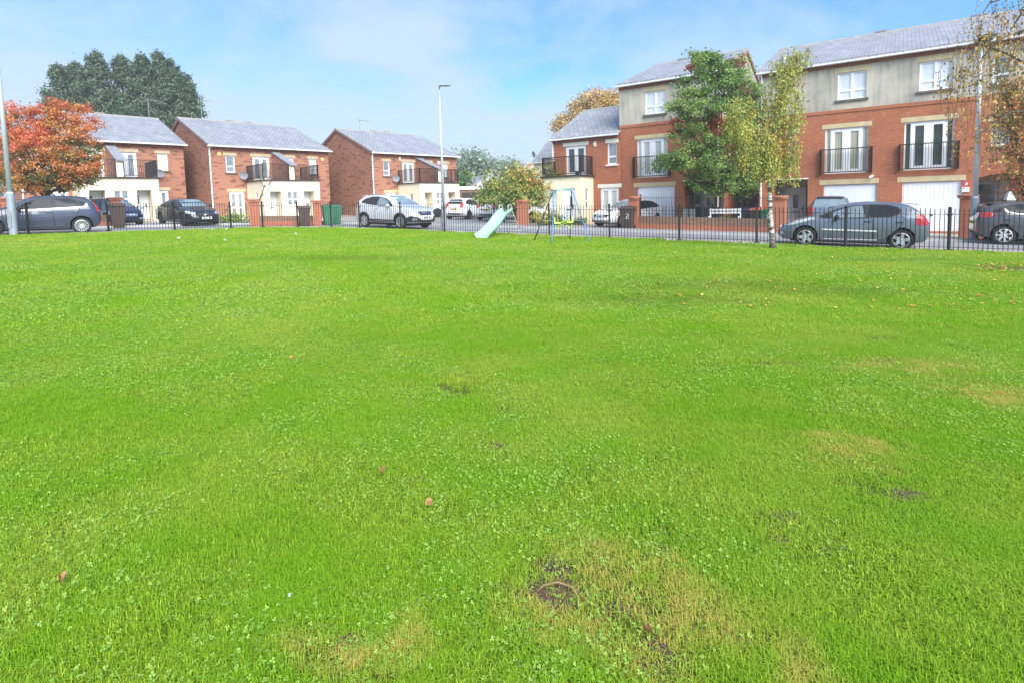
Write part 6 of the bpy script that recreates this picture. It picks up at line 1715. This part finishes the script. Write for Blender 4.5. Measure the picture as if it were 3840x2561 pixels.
# edges of the patches wander
wv = nt.nodes.new('ShaderNodeVectorMath'); wv.operation = 'SCALE'
nz = nt.nodes.new('ShaderNodeTexNoise'); nz.inputs['Scale'].default_value = 2.6; nz.inputs['Detail'].default_value = 3; nt.links.new(pz, nz.inputs['Vector'])
sb_ = nt.nodes.new('ShaderNodeVectorMath'); sb_.operation = 'SUBTRACT'; nt.links.new(nz.outputs['Color'], sb_.inputs[0]); sb_.inputs[1].default_value = (.5, .5, .5)
nt.links.new(sb_.outputs[0], wv.inputs[0]); wv.inputs['Scale'].default_value = .9
av = nt.nodes.new('ShaderNodeVectorMath'); av.operation = 'ADD'; nt.links.new(pz, av.inputs[0]); nt.links.new(wv.outputs[0], av.inputs[1]); pz_w = av.outputs[0]
dry = None
for q in ((2330, 2240, .34, .26), (2560, 2360, .5, .34), (2420, 2300, .3, .25), (2760, 2440, .35, .22), (2100, 2330, .25, .2), (1300, 2430, .3, .2), (3230, 1730, .45, .3), (3700, 1500, .6, .4), (3450, 1400, .9, .4)):
    s_ = spot(*q)
    if dry is None: dry = s_
    else:
        mm = nt.nodes.new('ShaderNodeMath'); mm.operation = 'MAXIMUM'; nt.links.new(dry, mm.inputs[0]); nt.links.new(s_, mm.inputs[1]); dry = mm.outputs[0]
md = nt.nodes.new('ShaderNodeMath'); md.operation = 'MULTIPLY'; nt.links.new(dry, md.inputs[0]); nt.links.new(ramp(nt, fine, [(.32, .1), (.62, .9)]), md.inputs[1])
c = mixc(nt, md.outputs[0], c, (.64, .54, .13))
trod = None      # worn darker bands far out near the fence
for q in ((3330, 985, 2.6, .5), (3720, 1015, 1.6, .5), (2700, 1085, 3.2, 1.2), (3080, 1105, 2.4, .8), (2450, 1140, 2.4, .9), (1330, 980, 4.0, .8)):
    s_ = spot(*q)
    if trod is None: trod = s_
    else:
        mm = nt.nodes.new('ShaderNodeMath'); mm.operation = 'MAXIMUM'; nt.links.new(trod, mm.inputs[0]); nt.links.new(s_, mm.inputs[1]); trod = mm.outputs[0]
mt = nt.nodes.new('ShaderNodeMath'); mt.operation = 'MULTIPLY'; nt.links.new(trod, mt.inputs[0]); mt.inputs[1].default_value = .3
c = mixc(nt, mt.outputs[0], c, (.17, .20, .055))
nt.links.new(c, b.inputs['Base Color']); b.inputs['Roughness'].default_value = .5; b.inputs['Specular IOR Level'].default_value = .18
tr = nt.nodes.new('ShaderNodeBsdfTranslucent'); nt.links.new(c, tr.inputs['Color'])
ms = nt.nodes.new('ShaderNodeMixShader'); ms.inputs[0].default_value = .38
nt.links.new(b.outputs[0], ms.inputs[1]); nt.links.new(tr.outputs[0], ms.inputs[2]); nt.links.new(ms.outputs[0], nt.nodes['Material Output'].inputs['Surface'])

m, nt, b = _nt('clover')
at_ = nt.nodes.new('ShaderNodeAttribute'); at_.attribute_name = 'tint'
c = mixc(nt, at_.outputs['Fac'], (.15, .33, .02), (.43, .60, .12))
nt.links.new(c, b.inputs['Base Color']); b.inputs['Roughness'].default_value = .5; b.inputs['Specular IOR Level'].default_value = .3
tr = nt.nodes.new('ShaderNodeBsdfTranslucent'); nt.links.new(c, tr.inputs['Color'])
ms = nt.nodes.new('ShaderNodeMixShader'); ms.inputs[0].default_value = .25
nt.links.new(b.outputs[0], ms.inputs[1]); nt.links.new(tr.outputs[0], ms.inputs[2]); nt.links.new(ms.outputs[0], nt.nodes['Material Output'].inputs['Surface'])
P('soil', (.075, .047, .026), .95, var=.5, scale=40)

def blade_patch(rng, n, rad, h0, h1, w, lean=.5, flat=0.):
    r = rad*np.sqrt(rng.uniform(0, 1, n)); a = rng.uniform(0, 6.283, n)
    x, y = r*np.cos(a), r*np.sin(a)
    # blades grow in little tufts
    k = max(8, n//14); tx = rad*rng.uniform(-1, 1, (k, 2)); g_ = rng.integers(0, k, n); sel = rng.uniform(0, 1, n) < .55
    x[sel] = tx[g_[sel], 0]+rng.normal(size=sel.sum())*.012; y[sel] = tx[g_[sel], 1]+rng.normal(size=sel.sum())*.012
    h = rng.uniform(h0, h1, n)*(1-flat*rng.uniform(0, 1, n)); th = rng.uniform(0, 6.283, n)
    ln = np.abs(rng.normal(size=n))*lean*h
    dx, dy = np.cos(th), np.sin(th); px, py = -dy, dx
    ww = w*rng.uniform(.6, 1.3, n)
    z = np.zeros(n)
    mx, my, mz = x+dx*ln*.35, y+dy*ln*.35, h*.62
    tx_, ty_, tz = x+dx*ln*1.1, y+dy*ln*1.1, h*(.95-.25*np.minimum(1, ln/h))
    V = np.stack([np.stack([x-px*ww*.5, y-py*ww*.5, z-.012], 1), np.stack([x+px*ww*.5, y+py*ww*.5, z-.012], 1),
                  np.stack([mx+px*ww*.42, my+py*ww*.42, mz], 1), np.stack([mx-px*ww*.42, my-py*ww*.42, mz], 1), np.stack([tx_, ty_, tz], 1)], 1)
    i = np.arange(n)*5
    F = [np.stack([i, i+1, i+2, i+3], 1), np.stack([i+3, i+2, i+4], 1)]
    return V.reshape(-1, 3), F, np.repeat(rng.uniform(0, 1, n), 5)
def clover_patch(rng, n, rad, size):
    V, Q, T = [], [], []
    for _ in range(n):
        r = rad*math.sqrt(rng.uniform()); a = rng.uniform(0, 6.283); x, y = r*math.cos(a), r*math.sin(a); z = rng.uniform(.014, .04)*(1.1-.4*r/rad)
        tilt = rng.normal(size=2)*.35; s = size*rng.uniform(.65, 1.25); t0 = rng.uniform(0, 6.283); tn = rng.uniform()
        for k in range(3):
            th = t0+k*2.094; d = np.array([math.cos(th), math.sin(th)]); p = np.array([-d[1], d[0]])
            o = len(V)
            for (u, v, dz) in ((.05, 0, 0), (.55, .48, .06), (1.02, .30, .10), (.93, 0, .02), (1.02, -.30, .10), (.55, -.48, .06)):
                q = d*u*s+p*v*s; V.append((x+q[0], y+q[1], z+dz*s+q[0]*tilt[0]+q[1]*tilt[1])); T.append(tn)
            Q.append((o, o+1, o+2, o+3)); Q.append((o, o+3, o+4, o+5))
    return np.array(V), Q, np.array(T)

rng = np.random.default_rng(77)
SRC_V, SRC_F, SRC_T, SRC_K, SRC_M = [], [], [], [], []
def add_src(kind, V, F, T, mat):
    o = sum(len(v) for v in SRC_V); SRC_V.append(V); SRC_T.append(T); SRC_K.append(np.full(len(V), kind))
    for f in F:
        f = np.asarray(f)
        for row in (f if f.ndim == 2 else [f]): SRC_F.append([int(q)+o for q in row]); SRC_M.append(mat)
KN = 0
def add_blades(**kw):
    global KN
    V, F, T = blade_patch(rng, **kw); add_src(KN, V, F, T, 0); KN += 1
for s in range(3): add_blades(n=1600, rad=.20, h0=.012, h1=.038, w=.0027, lean=.95)                 # 0-2 near turf
for s in range(2): add_blades(n=950, rad=.40, h0=.016, h1=.048, w=.0070, lean=.75)                 # 3-4 middle turf
for s in range(2): add_blades(n=900, rad=.75, h0=.018, h1=.052, w=.014, lean=.7)                   # 5-6 far turf
add_blades(n=230, rad=.10, h0=.030, h1=.062, w=.0028, lean=.6)                                     # 7 taller tuft
for s in range(2):
    V, F, T = clover_patch(rng, 80, .18, .0070); add_src(KN, V, F, T, 1); KN += 1                 # 8-9 clover
V, F, T = clover_patch(rng, 190, .36, .0115); add_src(KN, V, F, T, 1); KN += 1                       # 10 far clover
# instance points
from mathutils import noise as mnoise
poly = [Vector((p[0], p[1])) for p in offset_line(LINE, -.28)]
lx = np.array([p.x for p in poly]); ly = np.array([p.y for p in poly])
def inside(x, y): return y < np.interp(x, lx, ly)
soil_spots = [(2040, 2250, .11, .04), (2090, 2290, .08, .035), (2325, 2330, .035, .02), (2460, 2490, .03, .03), (1305, 2460, .03, .025), (2945, 1967, .06, .035), (2905, 2070, .06, .025), (3130, 2090, .045, .03), (1770, 2010, .05, .025), (3410, 1715, .05, .025), (2915, 1380, .14, .05), (3280, 1372, .2, .05), (1580, 1830, .04, .02), (2075, 2165, .03, .05), (3770, 1020, .55, .25), (3660, 1012, .4, .12), (3550, 1440, .16, .05), (3270, 1290, .2, .06), (2780, 1150, .3, .06), (2490, 2540, .06, .05), (3400, 1890, .08, .04), (1340, 980, .5, .1), (1850, 1700, .07, .03)]
SS = [(G(a, b_), c_, d_) for a, b_, c_, d_ in soil_spots]
def soil_d(x, y):
    d = 9.
    for p, rx, ry in SS: d = min(d, math.hypot((x-p.x)/(rx+.07), (y-p.y)/(ry+.062)))
    return d
PT, PK, PR, PS = [], [], [], []
def scatter(y0, y1, step, kinds, sc, margin, keep=None, soft=0, zs=None):
    y = y0
    while y < y1:
        xw = (y*.9366+margin); x = -xw
        while x < xw:
            px, py = x+rng.uniform(-.5, .5)*step, y+rng.uniform(-.5, .5)*step
            x += step
            if not inside(px, py): continue
            if soft and rng.uniform() < soft*max(0, (py-(y1-1.5))/1.5): continue
            if keep is not None and not keep(px, py): continue
            if step < .5 and soil_d(px, py) < .7+.5*rng.uniform(): continue
            if step < .2 and mnoise.noise((px*6.5, py*6.5, 11.)) + .5*mnoise.noise((px*1.3, py*1.3, 5.)) > .42: continue
            n1 = mnoise.noise((px*.9, py*.9, 1.3)); n2 = mnoise.noise((px*3.1, py*3.1, 4.3))
            hs = 1+.38*n1+.35*n2
            PT.append((px, py, gz(px, py)+.05)); PK.append(kinds[rng.integers(0, len(kinds))]); PR.append(rng.uniform(0, 6.283)); PS.append((sc, sc, (zs or sc)*max(.5, hs)))
        y += step
scatter(.4, 8.5, .165, (0, 1, 2), 1.0, 3.6, soft=1)
scatter(6.5, 16., .33, (3, 4), 1.0, 3.6)
scatter(15., 30., .60, (5, 6), 1.0, 4.)
scatter(12., 30., 1.0, (3, 4), 1.0, 4.)
def tall_(x, y): return mnoise.noise((x*.8+5, y*.8, 8.1)) > .12 and rng.uniform() < .5
scatter(.8, 9., .24, (7,), .8, 3.4, keep=tall_)
def clov(x, y):
    v = mnoise.noise((x*.42+2.0, y*.55, 3.7))+.55*mnoise.noise((x*1.5, y*1.9, 9.2))+.30*mnoise.noise((x*4, y*4, 2.2))
    return v + rng.normal()*.16 > (.02 if x < .4 or y > 6 else .16)
scatter(1.2, 7.5, .15, (8, 9), 1.0, 3.4, keep=clov)
scatter(7.0, 19., .36, (10,), 1.0, 3.4, keep=clov)

def raw_mesh(name, V, F, M, mats, attrs=None):
    me = bpy.data.meshes.new(name)
    me.from_pydata([tuple(v) for v in V], [], F)
    for q in mats: me.materials.append(MATS[q])
    me.polygons.foreach_set('material_index', M)
    return me
NV = sum(len(v) for v in SRC_V); NP = len(PT)
allV = np.concatenate(SRC_V+[np.array(PT)])
me = raw_mesh('grass', allV, SRC_F, SRC_M, ['grass_blade', 'clover'])
def attr(nm, ty, data):
    a = me.attributes.new(nm, ty, 'POINT'); a.data.foreach_set('vector' if ty == 'FLOAT_VECTOR' else 'value', np.ascontiguousarray(data).ravel())
attr('tint', 'FLOAT', np.concatenate(SRC_T+[np.zeros(NP)]).astype('f'))
attr('kind', 'INT', np.concatenate(SRC_K+[np.array(PK)]).astype('i'))
attr('is_pt', 'INT', np.concatenate([np.zeros(NV), np.ones(NP)]).astype('i'))
attr('turn', 'FLOAT', np.concatenate([np.zeros(NV), np.array(PR)]).astype('f'))
attr('size', 'FLOAT_VECTOR', np.concatenate([np.zeros((NV, 3)), np.array(PS)]).astype('f'))
grass = struct(link('grass', me), 'stuff')
ng = bpy.data.node_groups.new('grass_scatter', 'GeometryNodeTree')
ng.interface.new_socket('Geometry', in_out='INPUT', socket_type='NodeSocketGeometry'); ng.interface.new_socket('Geometry', in_out='OUTPUT', socket_type='NodeSocketGeometry')
NN, LK = ng.nodes, ng.links
gi, go = NN.new('NodeGroupInput'), NN.new('NodeGroupOutput')
def named(nm, ty):
    n = NN.new('GeometryNodeInputNamedAttribute'); n.data_type = ty; n.inputs['Name'].default_value = nm; return n.outputs['Attribute']
def eq(sock, v):
    n = NN.new('FunctionNodeCompare'); n.data_type = 'INT'; n.operation = 'EQUAL'
    ins = [i for i in n.inputs if i.type == 'INT']; LK.new(sock, ins[0]); ins[1].default_value = v; return n.outputs[0]
def sepg(geo, sel):
    n = NN.new('GeometryNodeSeparateGeometry'); n.domain = 'POINT'; LK.new(geo, n.inputs['Geometry']); LK.new(sel, n.inputs['Selection']); return n.outputs['Selection'], n.outputs['Inverted']
kind, isp = named('kind', 'INT'), named('is_pt', 'INT')
pts_, src_ = sepg(gi.outputs[0], eq(isp, 1))
jn = NN.new('GeometryNodeJoinGeometry')
for k in range(KN):
    a, _ = sepg(pts_, eq(kind, k)); s_, _ = sepg(src_, eq(kind, k))
    io = NN.new('GeometryNodeInstanceOnPoints'); LK.new(a, io.inputs['Points']); LK.new(s_, io.inputs['Instance'])
    cx = NN.new('ShaderNodeCombineXYZ'); LK.new(named('turn', 'FLOAT'), cx.inputs[2]); LK.new(cx.outputs[0], io.inputs['Rotation'])
    LK.new(named('size', 'FLOAT_VECTOR'), io.inputs['Scale'])
    LK.new(io.outputs[0], jn.inputs[0])
LK.new(jn.outputs[0], go.inputs[0])
md_ = grass.modifiers.new('scatter', 'NODES'); md_.node_group = ng

# bare soil showing in the near turf
mb = MB()
for p, rx, ry in SS:
    n = 16; z = lawn_z(p.x, p.y)
    ring = [(p.x+(rx+.03)*1.1*math.cos(a)*rng.uniform(.75, 1.25), p.y+(ry+.03)*1.1*math.sin(a)*rng.uniform(.75, 1.25)) for a in np.linspace(0, 6.283, n, endpoint=False)]
    vs = [(x, y, lawn_z(x, y)+.003) for x, y in ring]+[(p.x+rx*.7*math.cos(a), p.y+ry*.7*math.sin(a), z+rng.uniform(.006, .016)) for a in np.linspace(0, 6.283, n, endpoint=False)]+[(p.x, p.y, z+.010)]
    mb.add(vs, [(i, (i+1) % n, n+(i+1) % n, n+i) for i in range(n)]+[(n+i, n+(i+1) % n, 2*n) for i in range(n)])
so_ = struct(mb.build('bare_soil', 'soil', smooth=True), 'stuff')

# fallen birch leaves over the right of the lawn, as loose litter
P('fallen_yellow', (.72, .46, .09), .6, var=.3, scale=3); P('fallen_orange', (.80, .30, .06), .6, var=.3, scale=3); P('fallen_brown', (.38, .20, .08), .7, var=.3, scale=3)
mb = MB()
def leaf_at(x, y, s, mat, z=None):
    a = rng.uniform(0, 6.283); d = np.array([math.cos(a), math.sin(a)]); p = np.array([-d[1], d[0]]); z0 = (lawn_z(x, y)+rng.uniform(.035, .06)) if z is None else z
    t = rng.uniform(-.012, .02)
    q = [(x, y, z0), (x+d[0]*s*.5+p[0]*s*.35, y+d[1]*s*.5+p[1]*s*.35, z0+.010), (x+d[0]*s, y+d[1]*s, z0+t), (x+d[0]*s*.5-p[0]*s*.35, y+d[1]*s*.5-p[1]*s*.35, z0+.012)]
    mb.add(q, [(0, 1, 2), (0, 2, 3)], mat)
for _ in range(330):
    px = 2450+1400*rng.uniform()**.8; py = 945+240*rng.uniform()**1.9
    if rng.uniform() < .12: px = rng.uniform(1950, 2600); py = rng.uniform(935, 1000)
    p = G(px, py)
    if inside(p.x, p.y): leaf_at(p.x, p.y, rng.uniform(.045, .085), int(rng.choice(3, p=[.6, .28, .12])))
for _ in range(70):
    p = G(rng.uniform(3690, 3850), rng.uniform(1000, 1035))
    leaf_at(p.x, p.y, rng.uniform(.06, .1), int(rng.choice(3, p=[.2, .45, .35])))
struct(mb.build('fallen_leaves', ['fallen_yellow', 'fallen_orange', 'fallen_brown']), 'stuff')
def big_leaf(px, py, s, mat, label):
    p = G(px, py); mb2 = MB(); n = 14
    prof = [(0, 0), (.2, .22), (.35, .5), (.55, .34), (.7, .42), (.85, .16), (1, 0)]
    pts = [(u*s, v*s*.6, .02*math.sin(u*3)) for u, v in prof]+[(u*s, -v*s*.6, .02*math.sin(u*3)+.01) for u, v in reversed(prof[1:-1])]
    c = len(pts); pts.append((.5*s, 0, -.004)); mb2.add(pts, [(i, (i+1) % c, c) for i in range(c)])
    o = mb2.build('fallen_leaf', mat); o.location = (p.x, p.y, lawn_z(p.x, p.y)+.05); o.rotation_euler = (.25, -.15, px*.01); tag(o, label, 'leaf', 'single fallen leaves on the near grass')
big_leaf(1106, 1380, .085, 'fallen_orange', 'bright orange fallen leaf alone on the grass left of centre')
big_leaf(1432, 1842, .05, 'fallen_brown', 'small dull brown fallen leaf on the clover left of centre')
big_leaf(2412, 2452, .05, 'fallen_brown', 'pinkish brown fallen leaf on the dry patch at the bottom')
big_leaf(1628, 1960, .045, 'fallen_brown', 'curled brown fallen leaf on the green centre lawn')
big_leaf(240, 2275, .045, 'fallen_brown', 'dark brown fallen leaf in the lower left grass')
# a root loop arching over the bare patch
pr0 = G(2010, 2275); mb = MB(); mb.tube([(0, 0, 0), (.03, .012, .022), (.09, .018, .03), (.14, .0, .022), (.165, -.03, 0)], [.004, .005, .0045, .004, .003], 6)
P('root', (.22, .155, .06), .8, var=.2, scale=20)
o = mb.build('tree_root', 'root', smooth=True); o.location = (pr0.x, pr0.y, lawn_z(pr0.x, pr0.y)+.008); tag(o, 'thin yellow root looping over the bare soil patch', 'root')
# ---------------------------------------------------------------- thin autumn mist over the whole place
mb = MB(); mb.box(-172, 172, -172, 172, -7, 23)
m = bpy.data.materials.new('haze'); m.use_nodes = True; MATS['haze'] = m
nt = m.node_tree; nt.nodes.remove(nt.nodes['Principled BSDF'])
v = nt.nodes.new('ShaderNodeVolumePrincipled'); v.inputs['Color'].default_value = (.93, .96, 1, 1); v.inputs['Density'].default_value = .0009; v.inputs['Anisotropy'].default_value = 0
nt.links.new(v.outputs[0], nt.nodes['Material Output'].inputs['Volume'])
struct(mb.build('haze', 'haze'), 'stuff')
S.cycles.volume_bounces = 1
